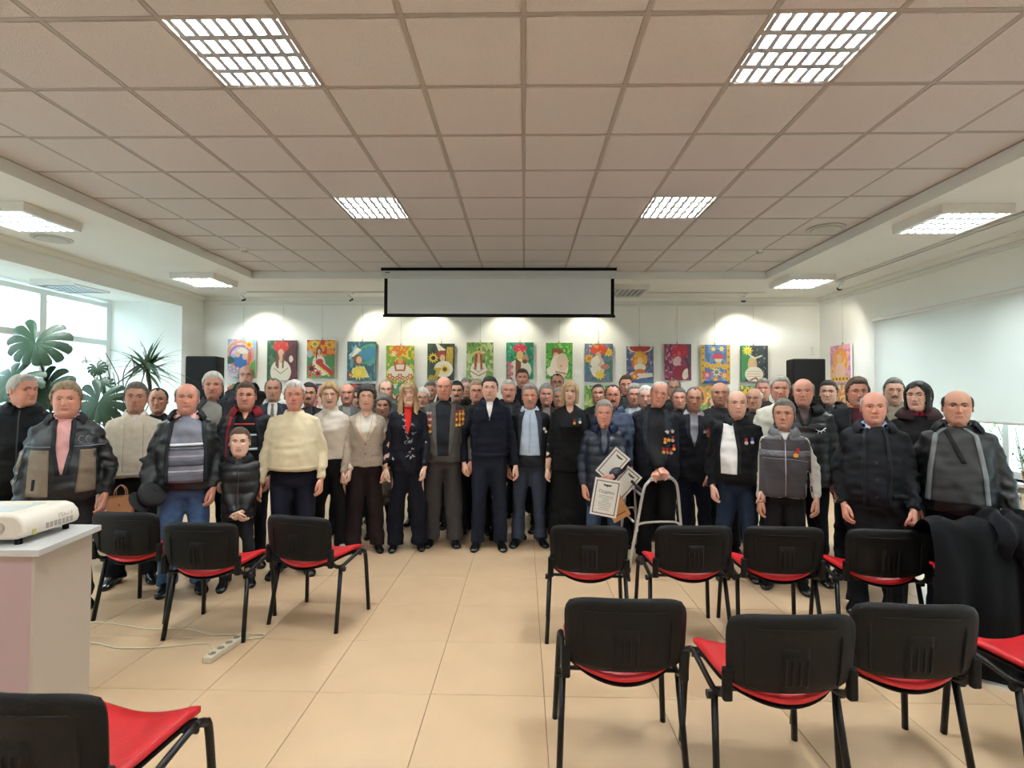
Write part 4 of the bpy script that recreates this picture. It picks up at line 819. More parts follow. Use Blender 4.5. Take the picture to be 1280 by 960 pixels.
# special garment details, each laid on its wearer's own clothes
def curve_on(fr, pts, off, r, m, parent, name, close=False):
    P = []
    for x, z in pts:
        y = fr.hit(x, z, off)
        if y is not None: P.append((x, y, z))
    if len(P) > 1: MB().tube(P, r, 5, m).build(name, parent, smooth=True)
def emblem_jacket(q, root, fr, zs, ph):
    m = mat('thread_grey', (128,130,136), .6)
    for cx_ in (.105,.145): curve_on(fr, [(cx_+.018*math.cos(a), 1.325*zs+.022*math.sin(a)) for a in np.linspace(.6,5.6,14)], .004, .0018, m, root, 'chest_emblem')
    curve_on(fr, [(.09+.012*k, 1.29*zs+.004*math.sin(k*2)) for k in range(8)], .004, .0018, m, root, 'chest_emblem')
def embroidery(q, root, fr, zs, ph):
    m = mat('silver_embroidery', (196,198,206), .5); rg = random.Random(3); k = 0
    path = [(-.05,1.40),(-.035,1.34),(-.03,1.28),(-.02,1.22),(-.005,1.17),(.01,1.12),(-.03,1.12),(.03,1.13),(.05,1.30),(.06,1.22),(.04,1.06),(.02,1.02),(.0,.98),(.03,.96),(.05,.99),(-.14,.95)]
    for x, z in path:
        for j in range(3):
            cx_, cz_ = x+rg.uniform(-.012,.012), (z+rg.uniform(-.015,.015))*zs; a0 = rg.uniform(0,6.3); curve_on(fr, [(cx_+.014*math.cos(a0)*t, cz_+.014*math.sin(a0)*t+.006*math.sin(t*3)) for t in np.linspace(-1,1,6)], .004, .0026*(1 if j else .7), m, root, 'embroidered_leaf')
def leap_logo(q, root, fr, zs, ph):
    m = mat('logo_white', (228,228,228), .6); z0 = 1.285*zs; x0 = .125
    for pts, r in (([(-.030,.006),(-.018,.002),(-.006,.001),(.006,.008),(.016,.018),(.024,.026),(.032,.028)],.0042),([(-.022,.0),(-.030,-.012),(-.036,-.016)],.0028),([(.012,.012),(.020,.004),(.027,.006)],.0026),([(-.03,.008),(-.042,.018),(-.048,.016)],.0018),([(.0,.002),(-.006,-.010),(.002,-.014)],.0026)):
        curve_on(fr, [(x0+x, z0+z) for x, z in pts], .005, r, m, root, 'leaping_emblem')
def fleece_vest(q, root, fr, zs, ph):
    Z = lambda z: z*zs; m1 = mat('fleece_dark', (62,58,60), .95, bump=.3, bscale=200); m2 = mat('fleece_grey', (108,108,114), .95, bump=.2, bscale=200); ml = mat('reflective_line', (150,150,152), .5)
    w = .192; rows = [(Z(1.455),-.10,.10),(Z(1.43),-.155,.155),(Z(1.35),-w,w),(Z(1.2),-w,w),(Z(1.0),-w-.004,w+.004),(Z(.85),-w-.008,w+.008)]
    v = patch(fr, rows, .012, 'fleece_vest', m1, root, dx=.012, thick=.03)
    patch(fr, [(Z(1.30),-w,w),(Z(1.245),-w,w)], .0145, 'chest_band', m2, v)
    for sd in (-1,1): patch(fr, [(Z(1.455),min(sd*.02,sd*.10),max(sd*.02,sd*.10)),(Z(1.42),min(sd*.03,sd*.14),max(sd*.03,sd*.14)),(Z(1.395),min(sd*.03,sd*.155),max(sd*.03,sd*.155))], .0145, 'shoulder_yoke', m2, v)
    patch(fr, [(Z(1.46),-.03,.03),(Z(1.40),-.008,.008)], .0165, 'white_undershirt', mat('undershirt', (214,214,214), .8), root)
    curve_on(fr, [(0, Z(z)) for z in np.linspace(1.40,.87,14)], .0155, .0035, M_silver, v, 'zip')
    curve_on(fr, [(x, Z(1.225-.9*x*x if x > 0 else 1.225)) for x in np.linspace(-.17,.17,14)], .015, .0018, ml, v, 'piping')
    curve_on(fr, [(-.16,Z(1.262)),(-.12,Z(1.285)),(-.10,Z(1.262)),(-.07,Z(1.285)),(-.05,Z(1.262)),(-.02,Z(1.262))], .0175, .0018, mat('line_light',(170,170,176),.5), v, 'zigzag_line')
    y = fr.hit(.075, Z(1.25), .022); b = MB(); M4 = Matrix.Translation((.082,y,Z(1.29)))@Matrix.Rotation(.35,4,'Y'); b.box(-.011,.011,-.002,.002,-.012,.036,M_rib,M4); b.cyl((.075,y-.003,Z(1.262)),.019,.004,16,M_gold,'y'); b.build('medal', root)
FR = {'R':{'w':(.245,-.17,.86)}, 'L':{'w':(.245,-.17,.86)}}
RL = lambda **k: {'R':k, 'L':k}
# ---- front of the group, left to right
person(28,467.5,4.15,'grey-haired man in black coat at left edge looking to the right','r','short','lgrey',(18,20,24),'coat',hem=.80,w=1.12,bel=.05,hy=.75,fat=.08,collars=[('coat',(20,22,26),.35,1.15)],closed=1,
  patches=[('pocket_flap',[(1.25,.06,.16),(1.20,.06,.16)],(24,26,31),.005),('pocket_flap',[(1.25,-.16,-.06),(1.20,-.16,-.06)],(24,26,31),.005)])
person(84,478,3.9,'stout man in black and taupe leather jacket over pink shirt','r','thick','fair',(38,40,44),'jacket',inner=(226,170,168),iw=(.045,.042,.012),vb=1.06,hem=.86,w=1.22,bel=.075,fat=.14,tr=(52,50,56),smile=.3,rough=.45,iname='pink_shirt',collars=[('shirt',(232,186,184),.5,1.12),('coat',(36,38,42),.85,1.22)],
  patches=[('panel',[(1.245,-.185,-.075),(1.1,-.195,-.07),(.90,-.20,-.072)],(128,114,98),.004),('panel',[(1.245,.10,.185),(1.1,.095,.19),(.92,.08,.19)],(128,114,98),.004),('piping',[(1.275,-.24,-.05),(1.267,-.24,-.05)],(120,126,132),.005),('piping',[(1.275,.06,.24),(1.267,.06,.24)],(120,126,132),.005),
   ('sleeve_stripe',[(1.24,-.265,-.225),(1.0,-.30,-.26),(.90,-.315,-.275)],(150,146,134),.004),('pocket_slit',[(1.03,-.165,-.145),(.95,-.17,-.15)],(22,22,24),.007)],arms={'R':{'w':(.26,-.13,.85)},'L':{'w':(.28,-.11,.87)}},fn=emblem_jacket)
person(169.6,477.5,4.45,'man in white knitted sweater holding a paper bag','d','short','salt',(214,202,182),'knit',hem=.93,w=1.05,bel=.03,tr=(20,22,28),collars=[('shirt',(224,216,206),.6,1.0)],hr=.05,fat=.02,
  patches=[('knit_ridge',[(1.40,-.062,-.054),(.99,-.066,-.058)],(190,180,162),.003),('knit_ridge',[(1.40,.068,.076),(.99,.07,.078)],(190,180,162),.003),('hem_band',[(.975,-.17,.17),(.94,-.17,.17)],(204,194,176),.004),('shirt_opening',[(1.475,-.024,.024),(1.43,-.010,.010),(1.41,-.003,.003)],(222,212,204),.005)],arms={'R':{'w':(.235,-.20,.87),'fist':1}})
person(198,484,5.25,'bald-topped man in black between white sweater and striped sweater','d','receding','dark',(24,24,26),'suit',hem=.8,fat=.08,back=1,inner=(40,42,46),iw=(.05,.03,.0),lap=.05)
person(234.5,477.5,4.3,'balding man in dark leather jacket, striped sweater and blue jeans','r','bald','grey',(34,38,42),'jacket',inner=(128,130,142),iw=(.10,.125,.125),vb=.93,hem=.86,w=1.12,bel=.07,tr=(72,100,140),rough=.38,fat=.06,iname='striped_sweater',ox=.015,
  stripes=[(1.24,(226,226,230),.018),(1.205,(92,94,104),.02),(1.225,(60,62,70),.012),(1.14,(150,150,160),.02),(1.09,(84,86,96),.05),(1.02,(190,190,198),.012),(.97,(98,96,104),.06)],collars=[('shirt',(226,182,178),.42,1.08),('coat',(30,34,38),.95,1.25)],arms={'R':{'w':(.27,-.15,.87),'fist':1}})
person(300,534,4.42,'boy in black puffer jacket with hands clasped in front','l','short','brown',(24,25,28),'puffer',hem=.78,w=.92,bel=.01,tr=(40,42,48),kid=1,closed=1,fat=.10,collars=[('coat',(26,27,30),.25,1.3),('turtle',(20,24,34),0,1.0)],arms={'R':{'w':(.03,-.20,.86),'pole':(-.9,.5,-.1),'d':(.75,-.15,-.65),'fist':0},'L':{'w':(.055,-.19,.88),'pole':(.9,.5,-.1),'d':(-.7,-.15,-.7),'fist':1}},hscale=1.0)
person(308,477.5,4.9,'stocky man in red and black jacket over striped polo','r','short','brown',(24,24,34),'jacket',inner=(20,20,24),iw=(.08,.12,.11),vb=.95,hem=.86,w=1.18,bel=.06,tr=(22,24,30),fat=.12,smile=.25,iname='polo_shirt',
  stripes=[(1.36,(196,70,60),.012),(1.26,(205,225,235),.016),(1.13,(225,232,236),.02)],patches=[('red_panel',[(1.45,-.125,-.075),(1.25,-.15,-.105),(1.05,-.15,-.115)],(160,28,38),.007),('neck_skin',[(1.475,-.03,.03),(1.40,-.006,.006)],(205,150,124),.006)],collars=[('coat',(120,24,34),.6,1.3)])
person(368.5,476.5,4.75,'white-haired man in cream yellow sweater, full belly','r','thick','white',(222,207,172),'knit',hem=.95,w=1.2,bel=.085,tr=(30,34,52),collars=[('crew',(218,203,168),0,1.05)],fat=.05,nz=.03,arms={'R':{'w':(.30,-.10,.83)}},
  patches=[('hem_band',[(.99,-.20,.20),(.955,-.20,.20)],(214,199,164),.004)])
person(413.5,478,5.35,'blonde short-haired woman in white turtleneck and dark trousers','l','pixie','blond',(224,214,200),'knit',hem=.97,w=.86,bel=.01,fem=1,tr=(20,20,24),collars=[('turtle',(226,216,202),0,1.12)],nz=.03,sneak=1,arms={'R':{'w':(.235,-.12,.82)}},hr=-.06)
person(458.6,481,5.45,'short dark-haired woman in beige tweed blazer and brown trousers','p','woman','dark',(178,164,148),'suit',inner=(226,218,206),iw=(.06,.04,.0),vb=1.17,hem=.90,w=1.02,bel=.035,fem=1,tr=(46,32,34),lap=.045,fat=.10,smile=.4,nz=.22,nsc=110,slim=1.2,iname='white_top',skinv=1.41,buttons=[((120,100,80),1.14,0),((120,100,80),1.04,0)],
  patches=[('pocket_flap',[(1.03,.06,.14),(1.01,.06,.14)],(166,152,136),.006)],arms={'R':{'w':(.245,-.13,.82),'fist':1}})
person(511,477,5.5,'long-haired woman in navy embroidered jacket with red turtleneck','l','long','blond',(26,28,42),'suit',inner=(205,40,30),iw=(.036,.03,.004),vb=1.20,hem=.80,w=.92,fem=1,tr=(24,25,38),lap=0,smile=.5,headglass=1,slim=1.25,iname='red_top',collars=[('turtle',(208,42,32),0,1.05)],ox=.0,arms={'R':{'w':(.235,-.10,.84)},'L':{'w':(.17,-.20,.86)}},fn=embroidery,hscale=.97,nz=.03)
person(555,469.5,5.7,'large bald man in brown-grey suit with medals on both sides','r','bald','grey',(78,74,72),'suit',inner=(34,38,46),iw=(.085,.07,.06),vb=.93,hem=.86,w=1.2,bel=.07,tr=(66,62,62),lap=.05,fat=.12,smile=.4,iname='dark_turtleneck',collars=[('turtle',(34,38,46),0,1.12)],
  medals=[(.135+.035*a,1.345-.055*b_,'o' if a else 'r','g') for a in range(3) for b_ in range(3)]+[(-.165+.033*a,1.35-.06*b_,'n' if b_==0 else 'r','s' if b_<2 else 'g') for a in range(2) for b_ in range(4)],arms={'L':{'w':(.30,-.13,.86)},'R':{'w':(.28,-.12,.88)}},slim=1.2)
person(612.5,470.5,5.6,'dark-haired young man in navy zip sweater, centre of the group','p','short','black',(22,26,42),'knit',hem=.93,w=1.06,bel=.02,tr=(36,42,58),fat=.04,collars=[('coat',(22,26,42),.40,1.0)],brow=(38,30,28),nz=.03,
  patches=[('white_undershirt',[(1.482,-.036,.036),(1.43,-.032,.030),(1.35,-.012,.012),(1.325,-.003,.003)],(228,224,218),.006),('zip',[(1.33,-.004,.004),(1.29,-.003,.003)],(180,180,180),.006),('hem_band',[(.97,-.17,.17),(.935,-.17,.17)],(20,24,38),.004)],arms={'L':{'w':(.285,-.12,.84)},'R':{'w':(.28,-.02,.86)}})
person(662.5,480.5,5.75,'grey-haired man in dark blazer over pale blue shirt','r','thick','grey',(46,50,58),'suit',inner=(186,202,220),iw=(.08,.095,.11),vb=.99,hem=.86,w=1.08,bel=.06,tr=(58,64,80),belt=1,lap=.0,fat=.04,mous='grey',edgec=(40,44,52),iname='pale_blue_shirt',collars=[('shirt',(190,206,224),.35,1.1)],
  patches=[('lapel',[(1.47,-.10,-.05),(1.36,-.135,-.078),(1.2,-.125,-.092),(1.0,-.12,-.108)],(52,56,64),.012),('lapel',[(1.47,.05,.10),(1.36,.078,.135),(1.2,.092,.125),(1.0,.108,.12)],(52,56,64),.012),('placket',[(1.44,-.012,.012),(1.02,-.012,.012)],(176,192,212),.006)],medals=[(.15,1.27,'n','s'),(.165,1.24,'n','s')],arms={'R':{'w':(.27,0,.85)},'L':{'w':(.27,.02,.85)}})
person(712.5,475,5.6,'blonde bobbed woman in black dress with two brooches','l','bob','blond',(17,17,19),'dress',inner=(205,160,138),iw=(.030,.012,0),vb=1.40,hem=.80,w=1.08,bel=.02,fem=1,skirt=.14,tr=(16,16,18),iname='neckline',short=1,flare=.05,medals=[(.045,1.30,'r','g'),(.10,1.31,'b','s')],arms={'R':{'w':(.25,-.08,.82)},'L':{'w':(.24,.02,.84)}},hscale=.98)
person(755,499,5.15,'old grey-haired man in navy padded coat holding framed certificates','r','short','grey',(24,34,58),'puffer',inner=(88,92,100),iw=(.03,.035,.0),vb=1.20,hem=.62,w=1.04,bel=.03,tr=(54,72,98),fat=-.04,iname='checked_shirt',collars=[('shirt',(70,76,90),.4,1.05),('coat',(22,32,56),.55,1.35)],arms={'L':{'w':(.08,-.30,.98),'pole':(.9,.5,-.3),'d':(-.75,-.3,-.55),'fist':1},'R':{'w':(.24,-.05,.84)}},hp=.1)
person(820,475.5,5.2,'old man in dark suit with nine medals leaning on walking frame','r','receding','lgrey',(30,34,46),'suit',inner=(38,38,42),iw=(.075,.08,.08),vb=.95,hem=.80,w=1.22,bel=.055,tr=(24,24,28),fat=.06,hr=.2,lap=.05,smile=.2,iname='dark_shirt',collars=[('shirt',(36,36,40),.4,1.1)],
  medals=[(.095,1.26,'n','s'),(.14,1.265,'n','s'),(.075,1.165,'o','g'),(.108,1.185,'n','g'),(.145,1.18,'r','s'),(.06,1.075,'r','g'),(.092,1.07,'r','g'),(.13,1.065,'r','s'),(.155,1.10,'r','g')],arms={'R':{'w':(-.05,-.30,.895),'pole':(-.9,.5,-.3),'d':(.25,-.85,-.35),'n':(0,-.3,-1),'thumb':(1,0,0),'fist':1},'L':{'w':(.01,-.28,.895),'pole':(.9,.4,-.3),'d':(-.2,-.85,-.35),'n':(0,-.3,-1),'thumb':(-1,0,0),'fist':1}})
person(867,483,5.45,'thin-haired man in black blazer and grey polo, one fist','d','receding','salt',(22,24,34),'suit',inner=(150,150,158),iw=(.04,.04,0),vb=1.13,hem=.78,w=1.0,bel=.04,tr=(26,32,56),fat=.02,hr=.04,lap=.045,iname='grey_polo',collars=[('shirt',(196,196,202),.45,1.1)],medals=[(.10,1.29,'n','s'),(.13,1.285,'r','s'),(.13,1.25,'r','g')],arms={'R':{'w':(.24,-.10,.80)},'L':{'w':(.14,-.24,.84),'fist':1}})
person(921,486.5,4.8,'bald man in black zip cardigan open over white shirt','p','bald','fair',(20,20,24),'jacket',inner=(228,226,222),iw=(.045,.075,.07),vb=.98,hem=.88,w=1.08,bel=.06,tr=(32,43,62),rough=.85,fat=.06,hy=.1,ox=-.075,iname='white_shirt',collars=[('coat',(20,20,24),.35,1.1)],medals=[(.065,1.27,'r','s'),(.115,1.275,'b','s')],arms={'L':{'w':(.20,-.22,.84),'fist':1},'R':{'w':(.24,-.05,.84)}})
person(980,498.5,4.55,'shorter man in grey fleece vest and white sleeves with one medal','d','short','salt',(196,190,176),'knit',hem=.86,w=1.04,bel=.035,tr=(36,34,36),fat=.02,hy=-.15,collars=[('coat',(110,110,114),.40,1.2),('crew',(214,214,214),0,.98)],arms={'R':{'w':(.235,-.10,.82)},'L':{'w':(.275,-.12,.86)}},fn=fleece_vest)
person(1004,471.5,4.75,'tall bald man in black puffer jacket with white leaping emblem','r','bald','grey',(17,18,22),'puffer',inner=(88,72,72),iw=(.035,.02,0),vb=1.33,hem=.82,w=1.14,bel=.04,fat=.04,hy=-.1,collars=[('coat',(18,19,23),.5,1.4)],fn=leap_logo,arms={'L':{'w':(.27,-.1,.84)},'R':{'w':(.20,-.22,.80)}})
person(1071,472.5,4.85,'brown-haired man in dark coat behind the black-coated bald man','r','thick','brown',(24,26,34),'coat',inner=(84,34,44),iw=(.05,.05,.03),vb=1.1,hem=.7,w=1.08,fat=.05,hy=.12,iname='maroon_shirt')
person(1092,487.5,4.05,'balding man in long black coat over blue striped shirt collar','r','bald','lgrey',(20,22,27),'coat',inner=(26,28,36),iw=(.055,.075,.06),vb=.86,hem=.66,w=1.2,bel=.05,fat=.05,iname='dark_pullover',tr=(22,22,26),collars=[('coat',(20,22,27),.75,1.35),('shirt',(170,188,224),.35,1.1)],buttons=[((60,62,68),1.20,.0),((60,62,68),.94,.0),((60,62,68),1.07,.0)],
  patches=[('pocket_flap',[(.965,.09,.19),(.93,.09,.19)],(26,28,34),.006)],arms={'L':{'w':(.25,-.18,.86),'fist':1}})
person(1148,475.5,4.5,'dark-haired woman in black coat with burgundy knitted scarf','p','bob','black',(22,20,24),'coat',hem=.6,w=1.0,bel=.02,fem=1,smile=.5,hy=-.35,collars=[('coat',(46,26,30),.3,1.4),('turtle',(140,36,58),0,1.4)],scarf=(130,34,54),fat=.05)
person(1196,485.5,3.85,'heavy bald man in open black jacket over dark grey polo','d','bald','dark',(20,22,24),'jacket',inner=(62,62,62),iw=(.10,.135,.15),vb=.93,hem=.86,w=1.26,bel=.085,tr=(24,28,46),fat=.10,ox=-.02,rough=.5,edgec=(118,120,122),iname='grey_polo',collars=[('shirt',(48,48,50),.35,1.15),('coat',(26,28,30),.95,1.35)],
  patches=[('bag_strap',[(1.45,-.085,-.055),(1.30,-.03,.0),(1.22,.0,.03)],(20,20,20),.012)],arms={'L':{'w':(.31,-.16,.86),'fist':1},'R':{'w':(.28,.0,.85)}})
# ---- second and back rows
person(267,465.5,5.1,'white-haired man in open black jacket over grey knitted vest','r','thick','white',(28,28,32),'jacket',inner=(150,148,142),iw=(.09,.10,.08),vb=1.0,fat=.08,w=1.1,collars=[('shirt',(46,46,58),.4,1.12)],iname='grey_vest')
person(308,456,6.5,'tallest bald man with glasses in black at back left','m','bald','grey',(22,22,26),'jacket',glasses=1,w=1.1,fat=.04,back=1,collars=[('coat',(20,20,24),.3,1.15)])
person(342,472,5.75,'brown-faced man in dark suit, white shirt and checked tie','d','receding','salt',(44,48,58),'suit',inner=(224,222,218),iw=(.055,.035,0),vb=1.15,tie=(120,112,96),lap=.05,w=1.12,fat=.1,collars=[('shirt',(228,226,222),.3,1.1)])
person(386.5,478,6.0,'dark-haired man with moustache in black jacket behind the cream sweater','d','short','dark',(22,22,24),'jacket',mous='dark',w=1.05,fat=.06,back=1,inner=(60,60,64))
person(434,478,6.15,'bald man with thick moustache in grey suit left of the tweed woman','r','bald','grey',(86,86,84),'suit',mous='salt',inner=(140,142,140),iw=(.05,.035,0),lap=.045,w=1.05,fat=.06,back=1)
person(448,485,6.6,'half hidden man behind the tweed woman and the moustached man','d','short','dark',(40,38,36),'suit',back=1)
person(483,474,6.3,'grey-haired man behind between tweed woman and long-haired woman','m','receding','grey',(60,62,66),'jacket',back=1,fat=.04)
person(478.6,493,5.95,'smiling woman with greying short hair in long brown checked coat','d','woman','salt',(106,94,80),'coat',hem=.40,fem=1,smile=.6,nz=.3,nsc=26,fat=.12,tr=(22,20,22),w=.98)
person(528.5,485,6.6,'white-haired man mostly hidden behind the long blonde hair','d','thick','white',(50,50,54),'suit',back=1)
person(538,477,6.9,'man with brown hair behind the large bald man, left side','d','short','salt',(40,40,44),'suit',back=1,fat=.06)
person(571,476,6.5,'dark-haired man behind the right shoulder of the medalled bald man','d','short','dark',(30,30,34),'suit',back=1,mous='dark')
person(583,472.5,6.7,'tall grey-haired man left of the central young man','m','short','grey',(44,42,44),'suit',back=1)
person(596,475.5,6.15,'grey-haired man with glasses beside the central young man','r','thick','fair',(52,48,46),'suit',back=1,glasses=1,fat=.12)
person(636,474.5,6.05,'grey-haired man with dark moustache right of central young man','r','short','lgrey',(44,44,48),'jacket',mous='salt',w=1.08,fat=.06,collars=[('coat',(44,44,48),.35,1.15)],inner=(72,74,80))
person(653,461,7.0,'tall short-haired man in black standing high at the back centre','r','short','brown',(20,20,24),'jacket',back=1,fat=.06,w=1.08,closed=1,collars=[('stand',(22,22,26),.2,1.1)])
person(683,480,6.35,'grey-haired man in brown jacket right of the pale blue shirt','r','thick','grey',(50,42,38),'suit',back=1,inner=(120,108,98),fat=.06,iw=(.05,.03,0),lap=.04)
person(696.5,466.5,7.0,'tall dark-haired man behind the blonde bobbed woman','d','receding','dark',(40,38,38),'suit',back=1,fat=.06,glasses=1)
person(699,484,6.55,'man half hidden by the blonde bobbed woman','d','short','grey',(46,44,44),'suit',back=1)
person(747.5,479,6.25,'shaven-headed man in black behind the certificate holder','d','shaved','dark',(24,26,30),'jacket',back=1,w=1.08)
person(766,480,5.8,'balding man with moustache in slate blue jacket','r','receding','dark',(66,76,98),'jacket',mous='dark',w=1.15,fat=.06,smile=.3,rough=.75,collars=[('coat',(60,70,92),.5,1.15)])
person(782.4,469,6.7,'tall man with glasses behind the slate blue jacket','r','short','brown',(60,62,60),'jacket',back=1,glasses=1,w=.96)
person(793,480,6.25,'grey-haired man in pale shirt left of the medalled old man','r','thick','grey',(132,140,150),'jacket',back=1,inner=(170,176,184))
person(807,482,6.0,'white-haired man hidden behind the leaning medalled man','p','short','white',(60,64,72),'jacket',back=1)
person(842,473,6.9,'man with dark glasses behind right of the medalled old man','d','receding','salt',(54,52,52),'suit',back=1,glasses=2,fat=.1)
person(849,484.5,6.3,'short dark-haired man behind the black blazer','r','short','salt',(40,40,44),'suit',back=1,fat=.04)
person(900,476.5,5.6,'broad bald grey man in black crew-neck between blazer and cardigan','d','bald','lgrey',(22,22,25),'jacket',w=1.2,fat=.14,collars=[('crew',(30,30,34),0,1.1)])
person(943,484,6.0,'white-haired balding man behind the black cardigan','d','bald','white',(50,48,46),'suit',back=1,hy=-.25)
person(954,473,6.5,'grey-haired man behind left of the white sweater','r','short','grey',(56,54,52),'suit',back=1,hy=-.15)
person(975,470.5,5.35,'grey-haired man in white knitted sweater right of centre','r','thick','lgrey',(220,214,198),'knit',w=1.12,fat=.1,hem=.9,nz=.03,patches=[('shoulder_strap',[(1.42,.11,.16),(1.30,.02,.06),(1.20,-.06,-.02)],(30,30,32),.012)])
person(1036,475.5,5.7,'dark-haired man in hooded black jacket behind the tall bald man','p','short','dark',(28,29,33),'puffer',hy=-.2,closed=1,collars=[('coat',(28,29,33),.4,1.5)])
person(1117,472.5,5.3,'grey-haired man with moustache in khaki sweater at right back','p','short','salt',(150,140,122),'knit',mous='salt',fat=.06,collars=[('turtle',(146,136,118),0,1.15)],w=1.1)
for it in range(60):
    P_ = [(unproj_person(q['cx'], q['top'], q['Y'])[0], q['Y']) for q in PEOPLE]
    for i in range(len(PEOPLE)):
        for j in range(i):
            a_, b_ = (i, j) if P_[i][1] > P_[j][1] else (j, i)          # a_ stands behind b_
            if math.hypot((P_[i][0]-P_[j][0])/.46, (P_[i][1]-P_[j][1])/.30) < 1:
                A_q, B_q = PEOPLE[a_], PEOPLE[b_]
                if A_q['Y'] > 5.75 or A_q.get('back'): A_q['Y'] = min(A_q['Y']+.015, 7.6)
                if B_q.get('back') or B_q['Y'] > 5.75: B_q['Y'] -= .006
# ---------------------------------------------------------------- first pass: clothing volumes, one voxel remesh for all
temps = []
for q in PEOPLE:
    X, zt = unproj_person(q['cx'], q['top'], q['Y']); q['X'] = X; zt += -.006; s = zt/1.75; q['fat'] = q.get('fat', .04)+.005; q['w'] = 1+(q['w']-1)*.75; q['s'] = s; kid = q.get('kid', 0)
    q['hs'] = (1.0 if not kid else .93)*q.get('hscale', 1); hs = q['hs']; q['chin'] = zt-(HH+.008)*hs      # chin height
    q['zs'] = (q['chin']-.014*hs)/1.485; zs = q['zs']
    if q['rz'] is None: q['rz'] = .85*math.atan2(-X, q['Y'])
    w, bel, fem = q['w'], q['bel'], q.get('fem', 0); grow = {'knit':.006,'jacket':.013,'puffer':.022,'coat':.018,'suit':.009,'dress':.003}[q['kind']]
    SW = .148*(.6+.4*w)*zs*(.93 if fem else 1); SHz = 1.378*zs; q['arm'] = {}
    for sd, nm_ in ((-1,'R'),(1,'L')):
        a = q['arms'].get(nm_, {}); wr = a.get('w', (.228+.04*(w-1)+.03*(bel>.08), -.10, .850)); wr = (sd*(wr[0]-.02*(wr[0] > .2))*zs, wr[1]*zs, wr[2]*zs)
        sh = (sd*SW, .012*zs, SHz); el, wr2 = ik(sh, wr, .30*zs, .268*zs, a.get('pole', (sd*.75, .8, -.1))); q['arm'][nm_] = (sh, el, wr2, a)
    b = MBn(); cap_grid(b, torso_rings(zs, w, bel, grow, q['hem'], fem, q.get('flare', 0)))
    ar = (.054+grow*.9)*zs*(.5+.5*w)*(.88 if fem else 1); q['short'] = q.get('short', 0)
    for nm_ in 'RL':
        sh, el, wr, a = q['arm'][nm_]; S_, E_, W2 = (np.array(p) for p in (sh, el, wr)); sd = -1 if nm_ == 'R' else 1
        cuff = W2*.97+E_*.03 if not q['short'] else W2*.35+E_*.65
        pts = [S_+np.array([-sd*.07*zs,0,.022*zs]), S_+np.array([sd*.004,0,.0]), S_*.62+E_*.38, S_*.2+E_*.8, E_, E_*.75+W2*.25, E_*.35+W2*.65, cuff]; rr = [ar*1.02, ar*1.04, ar*.97, ar*.86, ar*.83, ar*.80, ar*.70, ar*.62]
        merge_tube(b, pts, rr)
    me = bpy.data.meshes.new('t'); me.from_pydata(b.v, [], b.f); o = bpy.data.objects.new('t', me); C.objects.link(o); vox = .0125 if q['Y'] < 5.9 and not q.get('back') else .017
    m = o.modifiers.new('r','REMESH'); m.mode = 'VOXEL'; m.voxel_size = vox; m = o.modifiers.new('s','SMOOTH'); m.factor = .5; m.iterations = 4
    temps.append(o); q['t1'] = o
    # trousers or skirt
    b = MBn(); ft = q.get('ft', .5); lw = w*(.92 if fem else 1); hz = .99*zs; q['feet'] = []
    if q.get('skirt') is not None:
        z1 = q['skirt']; R_ = [sring(z*zs, (ww*lw)*zs, ff*zs, bb*zs) for z, ww, ff, bb in ((1.0,.165,.11,.11),(.9,.185,.12,.125),(.7,.20,.13,.13),(z1+.02,.235,.16,.16),(z1,.23,.155,.155))]; cap_grid(b, np.array(R_))
        for sd in (-1,1): q['feet'].append((sd*.085*zs, -.01, sd)); merge_tube(b, [(sd*.085*zs,0,z1*zs+.1),(sd*.085*zs,0,.05)], [.05,.042], 12)
    else:
        wb = .160*lw; R_ = [sring(z*zs, (ww)*zs, (ff+bel*.4)*zs, bb*zs) for z, ww, ff, bb in ((1.03,wb,.100,.10),(.95,wb+.008,.108,.112),(.88,wb+.014,.108,.12),(.82,wb+.008,.095,.105),(.79,wb-.02,.07,.08))]; cap_grid(b, np.array(R_))
        for sd in (-1,1):
            st = q.get('stance', 1.)*(1+.12*math.sin(q['cx']*1.7)); kx, fx = sd*(.088+.018*st)*zs, sd*(.085+.034*st)*zs; dy = .025*math.sin(q['cx']*.9+sd); lr = (.055+.045*lw)*zs; sl = q.get('slim', 1.)
            merge_tube(b, [(sd*.082*zs*lw,.0,.90*zs),(sd*.084*zs*lw,-.003,.78*zs),(sd*.088*zs*lw,-.005,.66*zs),(kx,-.012+dy*.4,.49*zs),((kx+fx)/2,.008+dy*.6,.33*zs),(fx,.01+dy,.16*zs),(fx,-.002+dy,.045*zs)], [lr*.98, lr*.95, lr*.88, lr*.74*sl, lr*.72*sl, lr*.70*sl, lr*.74*sl], 16); q['feet'].append((fx, dy, sd))
    me = bpy.data.meshes.new('t'); me.from_pydata(b.v, [], b.f); o = bpy.data.objects.new('t', me); C.objects.link(o)
    m = o.modifiers.new('r','REMESH'); m.mode = 'VOXEL'; m.voxel_size = .014 if vox < .014 else .019; m = o.modifiers.new('s','SMOOTH'); m.factor = .5; m.iterations = 4; temps.append(o); q['t2'] = o
bpy.context.view_layer.update(); dg = bpy.context.evaluated_depsgraph_get()
